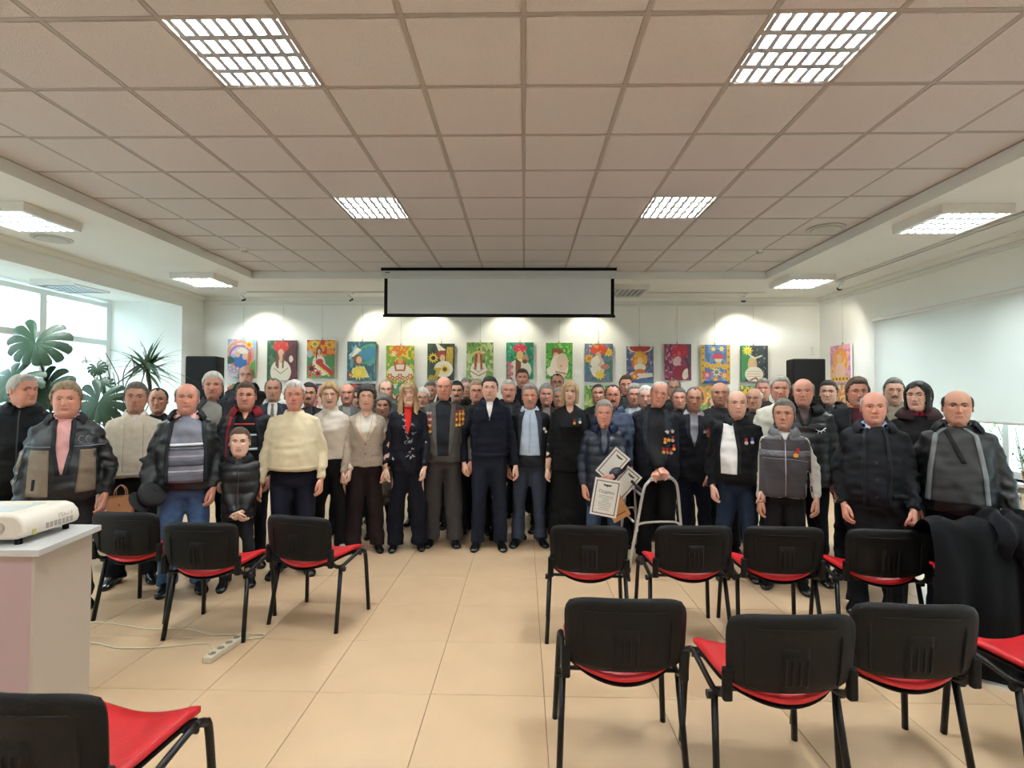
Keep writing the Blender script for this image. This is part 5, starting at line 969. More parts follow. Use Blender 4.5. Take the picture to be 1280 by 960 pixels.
def realise(o, name, m, parent, fold, seed):
    me = bpy.data.meshes.new_from_object(o.evaluated_get(dg)); n = len(me.vertices); co = np.empty(n*3, np.float32); me.vertices.foreach_get('co', co); co = co.reshape(-1,3).astype(float); nr = np.empty(n*3, np.float32); me.vertices.foreach_get('normal', nr); nr = nr.reshape(-1,3)
    co2 = co+nr*fold(co, seed)[:,None]; me.vertices.foreach_set('co', co2.astype(np.float32).ravel()); me.materials.clear(); me.materials.append(m); me.polygons.foreach_set('use_smooth', [True]*len(me.polygons)); me.update(); me.name = name
    ob = bpy.data.objects.new(name, me); C.objects.link(ob); ob.parent = parent
    lt_ = len(me.loops); li = np.empty(lt_, np.int32); me.loops.foreach_get('vertex_index', li); st = np.empty(len(me.polygons), np.int32); me.polygons.foreach_get('loop_start', st)
    return ob, co2, np.split(li, st[1:])
def fold_cloth(A, sleeve=1.):
    def f(P, seed):
        r = np.abs(P[:,0]); arm = smooth((r-.19)/.04); q_ = P.copy(); q_[:,2] += .35*r; n1 = vnoise(P*np.array([9,9,6]), seed); n2 = vnoise(q_*np.array([14,14,30])+n1[:,None]*.8, seed+3); n3 = vnoise(np.stack([P[:,0]*16+P[:,2]*9, P[:,1]*12, P[:,2]*7], -1), seed+5)
        n4 = vnoise(np.stack([P[:,0]*8+P[:,2]*20, P[:,1]*10, P[:,2]*17-P[:,0]*9], -1), seed+9); return A*1.7*(.45*n1+arm*sleeve*n2*.9+(1-arm)*(n3*.6+n4*.5))
    return f
def fold_puffer(P, seed): return .011*(np.abs(np.sin(P[:,2]*PI/.085+.4*vnoise(P*6, seed)))**.55-.5)+.003*vnoise(P*20, seed)
def fold_trouser(P, seed): n = vnoise(P*np.array([10,8,5]), seed); return .008*n+.011*vnoise(np.stack([P[:,0]*12, P[:,1]*12, P[:,2]*16+n], -1), seed+2)*smooth((.62-P[:,2])/.3)
class Front:
    def __init__(s, co, polys): s.t = BVHTree.FromPolygons(co.tolist(), [p.tolist() for p in polys])
    def hit(s, x, z, off=0, back=False):
        h_ = s.t.ray_cast(Vector((x, 2 if back else -2, z)), Vector((0, -1 if back else 1, 0))); return None if h_[0] is None else h_[0].y-(off if not back else -off)
def patch(fr, rows, off, name, m, parent, dz=.014, dx=.014, label=None, thick=.008):
    """cloth piece laid on the front of a garment; rows: (z, x_left, x_right) from top to bottom"""
    rows = sorted(rows, key=lambda r: -r[0]); Z = np.array([r[0] for r in rows]); n = max(2, int((Z[0]-Z[-1])/dz)); zz = np.linspace(Z[0], Z[-1], n+1); XL = np.interp(zz[::-1], Z[::-1], [r[1] for r in rows][::-1])[::-1]; XR = np.interp(zz[::-1], Z[::-1], [r[2] for r in rows][::-1])[::-1]
    mm = max(2, int((XR-XL).max()/dx)); P = np.zeros((n+1+2, mm+1+2, 3)); bad = np.zeros(P.shape[:2], bool); last = -.1
    for j in range(n+1):
        for i in range(mm+1):
            x = XL[j]+(XR[j]-XL[j])*i/mm; y = fr.hit(x, zz[j], off); last = y if y is not None else last; P[j+1,i+1] = (x, last, zz[j]); bad[j+1,i+1] = y is None
    P[1:-1,0] = P[1:-1,1]; P[1:-1,-1] = P[1:-1,-2]; P[0] = P[1]; P[-1] = P[-2]; P[0,:,1] += thick; P[-1,:,1] += thick; P[1:-1,0,1] += thick; P[1:-1,-1,1] += thick
    b = MB(); b.grid(P, m); fl_ = bad.ravel(); ok_ = [not any(fl_[i] for i in f_) for f_ in b.f]; b.m = [v for v, k in zip(b.m, ok_) if k]; b.f = [v for v, k in zip(b.f, ok_) if k]; o = b.build(name, parent, smooth=True)
    if label: o['label'] = label
    return o
def collar_piece(zs, kind, m, parent, name='collar', a0=.3, base=1.485, grow=1., col2=None):
    a = np.linspace(a0, 2*PI-a0, 33); rows = {'stand': ((.064,-.03),(.062,.012),(.066,.030),(.074,.030),(.080,.005),(.092,-.03)), 'shirt': ((.058,-.02),(.058,.022),(.066,.026),(.080,.004),(.092,-.022),(.088,-.026)),
        'turtle': ((.064,-.045),(.056,-.02),(.054,.012),(.055,.034),(.061,.037),(.066,.012),(.070,-.02),(.084,-.045)), 'crew': ((.070,-.035),(.061,-.012),(.060,-.004),(.065,.001),(.074,-.010),(.085,-.035)), 'coat': ((.064,-.03),(.064,.025),(.074,.035),(.095,.010),(.112,-.032),(.108,-.038))}[kind]
    P = []
    for r, dz in rows:
        c_ = np.cos(a); front = np.clip(c_, 0, 1); P.append(np.stack([r*np.sin(a)*1.06*grow, .012-r*c_*np.where(c_>0,.96,1.02)*grow, base+dz-front*(.030 if kind in ('stand','shirt','coat') else .020)+(.008 if kind!='turtle' else 0)*(c_<0)], -1))
    b = MB(); b.grid(np.array(P)*zs, m, wrap=(a0 == 0)); return b.build(name, parent, smooth=True)
def darker(c, k): return tuple(max(0, min(255, v*k)) for v in c)
for pi, q in enumerate(PEOPLE):
    s, zs, hs, w, bel, fem = q['s'], q['zs'], q['hs'], q['w'], q['bel'], q.get('fem', 0)
    root = empty('person', (q['X'], q['Y'], 0), q['rz'], q['label'], 'person', 'people standing in the group photo'); sk = np.array(lin(SKINS[q['skin']]))
    kd = q['kind']; c = q['c']
    M_top = mat('cloth_%s_%d_%d_%d' % ((kd,)+tuple(int(v) for v in c)), c, q.get('rough', {'knit':.9,'jacket':.6,'puffer':.42,'coat':.75,'suit':.8,'dress':.8}[kd]), noise=q.get('nz', .06), nscale=q.get('nsc', 30), bump=.35 if kd == 'knit' else .15, bscale=160 if kd == 'knit' else 120, spec=.18 if max(c) < 60 and kd != 'puffer' and q.get('rough',.6) > .5 else .4)
    fold = fold_puffer if kd == 'puffer' else fold_cloth({'knit':.007,'jacket':.013,'coat':.012,'suit':.009,'dress':.006}[kd])
    top_o, co, pl = realise(q['t1'], {'knit':'sweater','jacket':'jacket','puffer':'puffer_jacket','coat':'coat','suit':'suit_jacket','dress':'dress'}[kd], M_top, root, fold, pi); fr = Front(co, pl)
    tr = q['tr']; M_tr = mat('trouser_%d_%d_%d' % tuple(int(v) for v in tr), tr, .85, noise=.08 if tr[2] < 90 else .22, nscale=22, bump=.12, bscale=150, spec=.15)
    tro, co_t, pl_t = realise(q['t2'], 'skirt' if q.get('skirt') is not None else 'trousers', M_tr, root, fold_trouser, pi+100)
    # shoes
    M_sh = mat('shoe_white', (222,220,214), .5) if q.get('sneak') else M_shoe
    for fx, dy, sd in q['feet']:
        b = MB(); P = []; L0 = .27*(.85 if fem or q.get('kid') else 1); wd_ = .05*(.84 if fem or q.get('kid') else 1)
        for u, wi_, hi in ((-.24,.2,.03),(-.22,.72,.075),(-.1,.78,.10),(.1,.76,.10),(.28,.84,.078),(.45,.98,.058),(.62,1.0,.048),(.76,.72,.036),(.80,.35,.026)):
            a = np.linspace(0, 2*PI, 14, endpoint=False); xs = wd_*wi_*np.cos(a); zz = np.clip(hi*.5+hi*.5*np.sin(a)*1.15, .0015, hi); P.append(np.stack([xs, np.full(14, -u*L0), zz], -1))
        P = np.array(P); n0 = 0; b.grid(P, M_sh, wrap=True); b.f += [tuple(range(14))[::-1], tuple(8*14+i for i in range(14))]; b.m += [0,0]
        b.box(-wd_*.8, wd_*.8, -.2*L0*2.6, .24*L0, .0, .012, mat('shoe_sole',(28,26,25),.7)) if False else None
        R_ = Matrix.Rotation(sd*(.22+.1*math.sin(pi)), 4, 'Z'); b.v = [tuple(R_@Vector(p)+Vector((fx, dy+.005, 0))) for p in b.v]; b.build('shoe', root, smooth=True)
    # ---- body: head, neck, torso, limbs and hands in one mesh
    G_ = head_grid(q.get('fat', .04)).copy()*hs
    Rh = np.array(Euler((q['hp'], q['hr'], q['hy']), 'XYZ').to_matrix()); zc = q['chin']; piv = np.array([0,.01,-.03*hs])
    HY = -.012*hs
    def place_head(P, t=None):
        Q = (P-piv)@Rh.T+piv
        if t is not None: k_ = smooth((t+.34)/.3)[...,None]; Q = P*(1-k_)+Q*k_
        Q = Q.copy(); Q[...,1] += HY; Q[...,2] += zc; return Q
    Hd = place_head(G_, TRg); z_nb = Hd[-1,:,2].mean(); lows = []
    for z, ww, ff, bb in ((1.36,.165,.085,.095),(1.2,.15,.10,.09),(1.0,.14,.09,.085),(.84,.13,.07,.09)):
        cs = [] ; w0 = ww*zs; th_ = TH; ex = 2/2.3; x = w0*np.sign(np.sin(th_))*np.abs(np.sin(th_))**ex; y = np.where(np.cos(th_)>0,-ff,bb)*zs*np.abs(np.cos(th_))**ex; lows.append(np.stack([x,y,np.full(NA,z*zs)],-1))
    A = np.concatenate([Hd, np.array(lows)], 0); b = MBn(); b.grid(A, None, wrap=True); b.f += [tuple(range(NA))[::-1], tuple((len(A)-1)*NA+i for i in range(NA))]
    nh = len(TRv)*NA; colr = np.tile(sk, (len(b.v),1)); X_, Z_ = np.abs(G_[...,0])/hs, G_[...,2]/hs; fr_ = (np.cos(THg) > .2); g = lambda v, m, s_: np.exp(-((v-m)/s_)**2)
    lip = np.clip(g(Z_,.226*HH,.0095)*g(X_,0,.024)*1.5, 0, 1)*fr_*(.75 if fem else .45); red = (g(Z_,.40*HH,.02)*g(X_,.045,.02)*.35+g(Z_,.37*HH,.016)*g(X_,0,.014)*.35)*fr_
    lc = np.array(lin((176,72,70))); rc = sk*np.array([1.05,.72,.68]); cc = np.tile(sk, (len(TRv),NA,1)); cc = cc*(1-red[...,None])+rc*red[...,None]; cc = cc*(1-lip[...,None])+lc*lip[...,None]
    if not fem and not q.get('kid'): st = np.clip(smooth((.30-TRg)/.15)*smooth((TRg+.06)/.08), 0, 1)*.16*(np.cos(THg) > -.1); cc = cc*(1-st[...,None])+np.array(lin((120,105,98)))*st[...,None]
    bh = smooth((TRg-.7)/.2)*.0; colr[:nh] = cc.reshape(-1,3)
    # ears
    for sd in (-1,1):
        w_e = float(prof(.5)[0])*(1+q.get('fat',.04)*.35); e = MBn(); e.ell((0,0,0), (.008,.017,.031), 12, 8); ev = np.array(e.v); ev[:,1] += ev[:,2]*.18; rim = (ev[:,0]*sd > .003); ev[rim,0] -= sd*.004*np.exp(-((ev[rim,2])/.014)**2); ev = ev@np.array([[math.cos(sd*.35),math.sin(sd*.35),0],[-math.sin(sd*.35),math.cos(sd*.35),0],[0,0,1]])
        ev = (ev+np.array([sd*(w_e+.004),.012,.475*HH]))*hs; b.add(place_head(ev), e.f)
    # limbs
    for nm_ in 'RL':
        sh, el, wr, a = q['arm'][nm_]; sd = -1 if nm_ == 'R' else 1; v, f = tube([sh, tuple(np.array(sh)*.5+np.array(el)*.5), el, tuple(np.array(el)*.5+np.array(wr)*.5), wr], [.047*zs,.043*zs,.036*zs,.033*zs,.024*zs], 12); b.add(v, f)
        d = a.get('d') or tuple(Vector(wr)-Vector(el)); d = Vector(d).normalized(); n_ = a.get('n', (-sd, .35, 0)); Fm = frame_from(d, n_); hv, hf = HANDS[.95 if a.get('fist') else .3]; hv = hv.copy()*hs*(.9 if fem else 1)*(.85 if q.get('kid') else 1)*1.04
        Fm2 = Fm.copy(); yv = Fm[:,1]; want = np.array(a.get('thumb', (0,-1,0)))
        if np.dot(-yv, want) < 0: hv[:,1] *= -1; hf = [t_[::-1] for t_ in hf]
        n0 = len(b.v); b.add(hv@Fm.T+np.array(wr)-np.array(d)*(-.006), hf); q['hand'+nm_] = (np.array(wr)+np.array(d)*.08)
    for fx, dy, sd in q['feet']: v, f = tube([(sd*.085*zs,0,.88*zs),(fx,0,.48*zs),(fx,dy,.10)], [.07*zs,.05*zs,.036], 12); b.add(v, f)
    if len(b.v) > len(colr): colr = np.concatenate([colr, np.tile(sk, (len(b.v)-len(colr),1))])
    b.mats = [M_skin]; bo = b.build('body', root, smooth=True); at_ = bo.data.color_attributes.new('Col', 'FLOAT_COLOR', 'POINT'); at_.data.foreach_set('color', np.concatenate([colr, np.ones((len(colr),1))], 1).ravel())
    # ---- hair
    hc = HAIRC[q['hc']]; M_hr = mat('hair_'+q['hc'], hc, .62, noise=.22, nscale=60, bump=.5, bscale=150, stretch=(1,1,.25)); fat = q.get('fat', .04)
    NH = 56; thh = np.linspace(-PI, PI, NH, endpoint=False); tv = np.concatenate([.6+.4*np.sin(np.linspace(PI/2*.99, 0, 14)), np.linspace(.57, -.02, 24)]); A_, T2 = np.meshgrid(thh, tv); ab = np.abs(A_)
    style = q['hair']; side = np.interp(ab, [0,.55,.9,1.15,1.35,1.55,1.85,2.2,PI], [.84,.84,.76,.60,.46,.58,.50,.10,.06])
    if style in ('receding',): side = np.interp(ab, [0,.35,.6,.9,1.15,1.35,1.55,1.85,2.2,PI], [.90,.95,.985,.88,.62,.46,.58,.50,.10,.06])
    if style in ('woman','pixie'): side = np.interp(ab, [0,.5,.8,1.05,1.3,1.6,1.9,PI], [.80,.78,.66,.50,.42,.45,.3,.02])
    cov = T2-side; th_h = {'short':.011,'receding':.009,'shaved':.003,'bald':.010,'thick':.017,'woman':.020,'pixie':.020,'bob':.013,'long':.018}[style]
    if style in ('bald',): cov = np.minimum(cov, np.interp(ab, [0,.85,1.05,1.4,2.2,PI], [-.2,-.2,.70,.82,.80,.72])-T2)
    if style in ('bob','long'): side = np.interp(ab, [0,.42,.62,.85,PI], [.83,.80,.62,-.02,-.02]) if q['hc'] != 'black' else np.interp(ab, [0,.3,.75,1.0,PI], [.90,.84,.66,-.02,-.02]); cov = T2-side
    if style != 'none':
        ns = vnoise(np.stack([np.sin(A_)*5, np.cos(A_)*5, T2*6], -1).reshape(-1,3), pi).reshape(A_.shape); th_v = th_h*smooth((cov+.03)/.10)*(1+.3*ns)+(th_h*.5*smooth((T2-.8)/.2)*(style in ('thick','pixie','woman','short'))); th_v = np.where(cov < -.03, -.004, th_v)
        if style in ('short','thick','pixie','shaved'): th_v = th_v+.004*(np.cos(A_) > .3)*smooth((T2-.82)/.1)
        Pp = place_head(head_pos(A_, np.maximum(T2, -.02), fat, False, th_v-.001)*hs); keep = cov > -.045; b = MB(); F = []; R2, K2 = A_.shape
        for j in range(R2-1):
            for i in range(K2):
                i2 = (i+1)%K2
                if keep[j,i] and keep[j,i2] and keep[j+1,i] and keep[j+1,i2]: F.append((j*K2+i, j*K2+i2, (j+1)*K2+i2, (j+1)*K2+i))
        if style != 'bald': F.append(tuple(range(K2))[::-1])
        used = sorted({v for f_ in F for v in f_}); mp = {v: i for i, v in enumerate(used)}; P2 = Pp.reshape(-1,3)
        b.add([P2[v] for v in used], [tuple(mp[v] for v in f_) for f_ in F], M_hr); b.build('hair', root, smooth=True)
    if style in ('bob','long'):
        te = -.02 if style == 'bob' else -.42; n1, n2 = 20, 44; a0 = .74 if q['hc'] != 'black' else .98; aa = np.linspace(a0, 2*PI-a0, n2); tt = np.linspace(.93, te, n1); A3, T3 = np.meshgrid(aa, tt); A3w = ((A3+PI)%(2*PI))-PI; base_ = head_pos(A3w, np.maximum(T3, .42), fat, False); base_[...,2] = T3*HH
        rad = np.interp(T3, [te,0,.4,.8,.93], [(.004 if style == 'bob' else .044),.014 if style == 'bob' else .026,.018,.012,.004]); wv = (.014 if style == 'long' else .008)*vnoise(np.stack([np.sin(A3)*7, np.cos(A3)*7, T3*4.], -1).reshape(-1,3), pi).reshape(A3.shape); nrm = np.stack([np.sin(A3w), -np.cos(A3w), np.zeros_like(A3)], -1); edge = smooth((A3-a0)/.18)*smooth((2*PI-a0-A3)/.18)
        Po = base_+nrm*((rad+wv)*(.35+.65*edge))[...,None]; Pi_ = base_+nrm*(.002)
        Po, Pi_ = place_head(Po*hs), place_head(Pi_*hs); b = MB(); b.grid(Po, M_hr); b.grid(Pi_[:, ::-1], M_hr); b.grid(np.stack([Po[-1], Pi_[-1]]), M_hr); b.grid(np.stack([Pi_[:,0], Po[:,0]]), M_hr); b.grid(np.stack([Po[:,-1], Pi_[:,-1]]), M_hr); b.build('long_hair' if style == 'long' else 'bobbed_hair', root, smooth=True)
        if q['hc'] == 'black': tt = np.linspace(.97,.80,8)
        b = MB(); tt = np.linspace(.97,.70,8); A4, T4 = np.meshgrid(np.linspace(-.85,.85,18), tt); cut = np.maximum(T4, .74+.05*np.abs(A4)+(.10*smooth((A4+.3)/.6) if q['hc'] == 'black' else 0)); Pf = place_head(head_pos(A4, cut, fat, False, np.full(A4.shape,.012)+.004*np.sin(A4*9))*hs); b.grid(Pf, M_hr); b.build('fringe', root, smooth=True)
    # ---- face parts
    def on_face(x, t, off): # x in metres
        wv_, fv, _ = prof(t); wv_ = float(wv_)*(1+fat*.4); u = min(abs(x)/wv_, .98); th1 = math.copysign(math.asin(u**(2.25/2)), x); return head_pos(np.array([th1]), np.array([t]), fat, True)[0]+np.array([0,-off,0])
    for sd in (-1,1):
        b = MB(); e = MBn(); e.ell((0,0,0), (.0145,.011,.0082*(1 if fem or q.get('kid') else .88)), 14, 10); p = on_face(sd*.031, .525, -.0068); ev = place_head((np.array(e.v)+p)*hs); cen = np.array([sum(np.array(e.v)[i] for i in f_)/4 for f_ in e.f]); n0 = len(b.v)
        b.slot(M_scl); b.slot(M_iris); b.v += [tuple(v_) for v_ in ev]; b.f += [tuple(i+n0 for i in f_) for f_ in e.f]; b.m += [1 if (abs(c_[0]) < .0068 and c_[1] < 0) else 0 for c_ in cen]; b.build('eye', root, smooth=True)
    bc = q.get('brow', hc if q['hc'] not in ('white','lgrey') else (128,118,108)); M_bw = mat('brow_%d_%d_%d' % tuple(bc), bc, .8)
    for sd in (-1,1): b = MB(); b.tube([tuple(place_head(on_face(sd*x, t, .0012)*hs)) for x, t in ((.013,.595),(.022,.613),(.034,.622),(.046,.604))], [.0030,.0046,.0040,.0016], 6, M_bw); b.build('eyebrow', root, smooth=True)
    smile = q.get('smile', 0); MB().tube([tuple(place_head(on_face(x, .226+smile*.012*(abs(x)/.02)**2, .0002)*hs)) for x in (-.023,-.014,-.005,.005,.014,.023)], [.0007,.0017,.0018,.0018,.0017,.0007], 6, M_lipline).build('mouth', root, smooth=True)
    if q.get('mous'):
        b = MB(); P = np.array([[place_head((on_face(x, t, .004*math.cos(x/.03*1.4)*(1 if 0 < j < 3 else -.3)))*hs) for x in np.linspace(-.03,.03,9)] for j, t in enumerate((.315,.295,.268,.248))]); P[:,:,2] -= (np.abs(np.linspace(-.03,.03,9))*.18)[None]; b.grid(P, mat('hair_'+q['mous'], HAIRC[q['mous']], .8)); b.build('moustache', root, smooth=True)
    if q.get('glasses'):
        b = MB(); fw = .0016 if q['glasses'] == 1 else .0024
        for sd in (-1,1):
            c0_ = on_face(sd*.031, .53, 0); yy_ = on_face(.008,.53,0)[1]-.003; b.tube([tuple(place_head(np.array([c0_[0]+.0225*math.cos(a), yy_, .525*HH+.0165*math.sin(a)])*hs)) for a in np.linspace(0,2*PI,19)], fw, 5, M_gls, cap=False)
            b.tube([tuple(place_head(np.array(p_)*hs)) for p_ in ((sd*.0535,yy_,.54*HH),(sd*.074,-.03,.535*HH),(sd*.082,.01,.53*HH))], fw*.8, 5, M_gls)
        b.tube([tuple(place_head(np.array((x,yy_-.001,.535*HH))*hs)) for x in (-.009,0,.009)], fw, 5, M_gls); b.build('glasses', root, smooth=True)
    if q.get('headglass'):
        b = MB()
        for sd in (-1,1): b.tube([tuple(place_head(np.array([sd*.032+.025*math.cos(a), -.062-.012*math.sin(a), .97*HH+.018*math.sin(a)])*hs)) for a in np.linspace(0,2*PI,17)], .0028, 6, M_gls, cap=False)
        b.build('glasses_on_head', root, smooth=True)
    # ---- garment details
    Z = lambda z: z*zs
    def M_(c_, r_=.8, **kw): return mat('cloth_%d_%d_%d' % tuple(int(v) for v in c_), c_, r_, noise=.05, nscale=40, bump=.1, bscale=160, spec=.18, **kw)
    inn = q['inner']
    if inn:
        wi3 = q.get('iw', (.05,.03,.0)); zb_ = q.get('vb', 1.12); ox = q.get('ox', 0)
        rows = [(Z(1.478), ox-.042, ox+.042), (Z(1.42), ox-wi3[0], ox+wi3[0]), (Z((1.42+zb_)/2), ox-wi3[1], ox+wi3[1]), (Z(zb_), ox-max(wi3[2],.004), ox+max(wi3[2],.004))]
        ip = patch(fr, rows, .0035, q.get('iname', 'shirt'), M_(inn, nz=0) if False else M_(inn), root); 
        if q.get('skinv'): patch(fr, [(Z(1.482),-.04,.04),(Z(1.44),-.034,.034),(Z(q['skinv']),-.006,.006)], .007, 'neckline', M_skinpatch(q) if False else mat('skin_plain_'+q['skin'], SKINS[q['skin']], .55), root)
        for zz_, cc_, hh_ in q.get('stripes', ()): 
            xw = float(np.interp(Z(zz_), [r[0] for r in rows][::-1], [r[2] for r in rows][::-1]))-.001-ox; patch(fr, [(Z(zz_)+hh_/2, ox-xw, ox+xw),(Z(zz_)-hh_/2, ox-xw, ox+xw)], .0055, 'stripe', M_(cc_), ip)
        if q.get('tie'): 
            patch(fr, [(Z(1.462),-.016,.016),(Z(1.435),-.010,.010),(Z(1.30),-.024,.024),(Z(zb_+.01),-.028,.028)], .010, 'tie', M_(q['tie']), root)
        lw_ = q.get('lap', 0)
        if lw_:
            lc_ = q.get('lapc', tuple(v*1.15+9 for v in c)); zn = 1.335
            for sd in (-1,1):
                r4 = []
                for z_, ww_, l_ in ((1.485,.046,.026),(1.43,wi3[0],lw_*.85),(1.38,wi3[0]*.9+wi3[1]*.1,lw_*1.05),(1.365,wi3[0]*.8+wi3[1]*.2,lw_*.72),(1.345,wi3[0]*.7+wi3[1]*.3,lw_*1.25),((1.42+zb_)/2,wi3[1],lw_*.95),(zb_+.0,max(wi3[2],.004),.012)):
                    a_, c2 = ox+sd*(ww_-.004), ox+sd*(ww_+l_); r4.append((Z(z_), min(a_,c2), max(a_,c2)))
                patch(fr, r4, .009, 'lapel', M_(lc_, .75), root, thick=.013)
        elif kd in ('jacket','coat','puffer'):
            for sd in (-1,1):
                r4 = []
                for z_, ww_ in ((1.47,.044),(1.42,wi3[0]),((1.42+zb_)/2,wi3[1]),(zb_,max(wi3[2],.004))): a_, c2 = ox+sd*(ww_-.006), ox+sd*(ww_+.022); r4.append((Z(z_), min(a_,c2), max(a_,c2)))
                patch(fr, r4, .010, 'front_edge', M_(q.get('edgec', darker(c, 1.25)), .6), root, thick=.014)
    for nm2, rows, cc_, off_ in q.get('patches', ()): patch(fr, [(Z(a_),b_,c_2) for a_, b_, c_2 in rows], off_, nm2, M_(cc_) if nm2 not in ('zip',) else M_silver, root)
    for kd2, cc_, a0_, gr_ in q.get('collars', ()): collar_piece(zs, kd2, M_(cc_, .8), root, 'scarf' if q.get('scarf') == cc_ else 'collar', a0_, grow=gr_)
    if kd in ('jacket','coat','puffer','suit') and q.get('closed'): patch(fr, [(Z(1.46),-.005,.005),(Z(q['hem']+.02),-.005,.005)], .004, 'zip', M_(darker(c, 1.6) if max(c) > 40 else (60,60,64)), root)
    for sd, z_, x_ in q.get('buttons', ()): 
        y = fr.hit(x_, Z(z_), .004)
        if y: b = MB(); b.cyl((x_, y-.003, Z(z_)), .0095, .006, 12, M_(sd, .4), 'y'); b.build('button', root)
    for j, (x_, z_, rb_, md) in enumerate(q.get('medals', ())):
        y = fr.hit(x_, Z(z_), .010)
        if y is None: continue
        mo_ = MB(); mr_ = {'r':M_rib,'b':M_ribb,'o':M_ribo,'n':None}[rb_]; mm_ = M_gold if md == 'g' else M_silver
        if mr_: mo_.box(x_-.011, x_+.011, y-.002, y+.002, Z(z_)+.012, Z(z_)+.042, mr_)
        mo_.cyl((x_, y-.004, Z(z_)), .0155, .004, 16, mm_, 'y'); mo_.cyl((x_, y-.006, Z(z_)), .008, .003, 5, mm_, 'y')
        if not mr_:
            for a in range(5): mo_.ell((x_+.017*math.cos(a*1.2566+PI/2), y-.003, Z(z_)+.017*math.sin(a*1.2566+PI/2)), (.006,.002,.006), 6, 4, mm_)
        mo_.build('medal', root)
    if q.get('belt'): patch(Front(co_t, pl_t), [(Z(1.0),-.14,.14),(Z(.965),-.14,.14)], .004, 'belt', M_shoe, root)
    if q.get('fn'): q['fn'](q, root, fr, zs, place_head)
for o in temps: bpy.data.objects.remove(o, do_unlink=True)
# ------------------------------------------------------------------ held things
def inv(root, p): return p
def framed_certificate(loc, rot, label, w=.235, h=.33, full=True):
    r = empty('framed_certificate', loc, 0, label, 'certificate', 'framed certificates'); r.rotation_euler = rot; t = .016
    for nm, bx in (('frame_side',(-w/2,-w/2+t,-.008,.008,-h/2,h/2)),('frame_side',(w/2-t,w/2,-.008,.008,-h/2,h/2)),('frame_side',(-w/2+t,w/2-t,-.008,.008,h/2-t,h/2)),('frame_side',(-w/2+t,w/2-t,-.008,.008,-h/2,-h/2+t))):
        MB().box(*bx, mat('frame_pale',(226,220,212),.4)).build(nm, r)
    MB().box(-w/2+t,w/2-t,-.003,.006,-h/2+t,h/2-t,mat('frame_inner',(92,84,76),.5)).build('mat_border', r)
    MB().box(-w/2+t+.009,w/2-t-.009,-.0045,-.003,-h/2+t+.009,h/2-t-.009,mat('certificate_paper',(222,220,210),.7)).build('paper', r)
    ink = mat('ink_dark',(50,50,54),.8)
    b = MB(); zt = h/2-.055
    for k in (-1,1): b.ell((k*.018,-.005,zt),(.014,.0008,.008),10,6,ink); b.ell((k*.03,-.005,zt+.006),(.008,.0008,.004),8,5,ink)
    b.ell((0,-.005,zt-.002),(.009,.0008,.012),10,6,ink); b.build('crest', r)
    if full:
        text('lettering', 'Подяка', .038, ink, r, (0,-.0052,h/2-.115), (PI/2,0,0))
        b = MB(); rg_ = random.Random(2)
        for k in range(9): l_ = rg_.uniform(.03,.065); b.box(-l_,l_,-.0052,-.0046,h/2-.15-.0155*k-.002,h/2-.15-.0155*k+.0015,mat('ink_grey',(120,118,116),.8))
        o = b.build('text_lines', r); o['kind'] = 'stuff'
    return r
def at3(px, py, Y): v = PYt(px, py, Y); return (v.x, v.y, v.z)
framed_certificate(at3(757,622,4.80), (.02,.16,-.1), 'framed certificate hanging lowest from the old man hand')
framed_certificate(at3(766,581,4.93), (.0,.70,-.1), 'framed certificate tucked under old man forearm, top left one', .17,.29, False)
framed_certificate(at3(781,604,5.0), (.0,.70,-.1), 'framed certificate sticking out behind the elbow toward walking frame', .17,.29, False)
def paper_bag(loc, rot, w, h, d, label, col, handles=True):
    r = empty('paper_bag', loc, 0, label, 'paper bag', 'brown paper gift bags'); r.rotation_euler = rot; m = mat('kraft_%d'%col[0], col, .8, noise=.06, nscale=15); b = MB()
    b.add([(-w/2,-d/2,0),(w/2,-d/2,0),(w/2,d/2,0),(-w/2,d/2,0),(-w/2,-d/2,h),(w/2,-d/2,h),(w/2,d/2,h),(-w/2,d/2,h),(-w/2+.01,0,h*.5),(w/2-.01,0,h*.5)], [(3,2,1,0),(0,1,5,4),(2,3,7,6),(0,4,8),(4,7,8),(7,3,8),(3,0,8),(1,9,5),(5,9,6),(6,9,2),(2,9,1)], m); b.build('bag_body', r)
    if handles:
        for y in (-d/2,d/2): MB().tube(spline([(-w*.22,y,h-.01),(-w*.2,y*.6,h+.05),(0,y*.3,h+.085),(w*.2,y*.6,h+.05),(w*.22,y,h-.01)],5), .0035, 6, m).build('handle', r)
    MB().box(-w*.34,w*.34,-d/2-.0015,-d/2-.0003,h*.20,h*.24,mat('print_brown',(96,56,40),.8)).build('printed_line', r); MB().ell((0,-d/2-.001,h*.6),(.006,.0006,.008),8,5,mat('print_brown')).build('printed_mark', r)
    return r
paper_bag(at3(150.5,645,4.12), (0,.0,.45), .165,.155,.08, 'brown paper bag hanging from the hand of the white sweater man', (188,138,98))
paper_bag(at3(778,647,4.95), (0,-.52,-.1), .17,.22,.09, 'brown paper bag tilted behind the lowest framed certificate', (186,134,84), False)
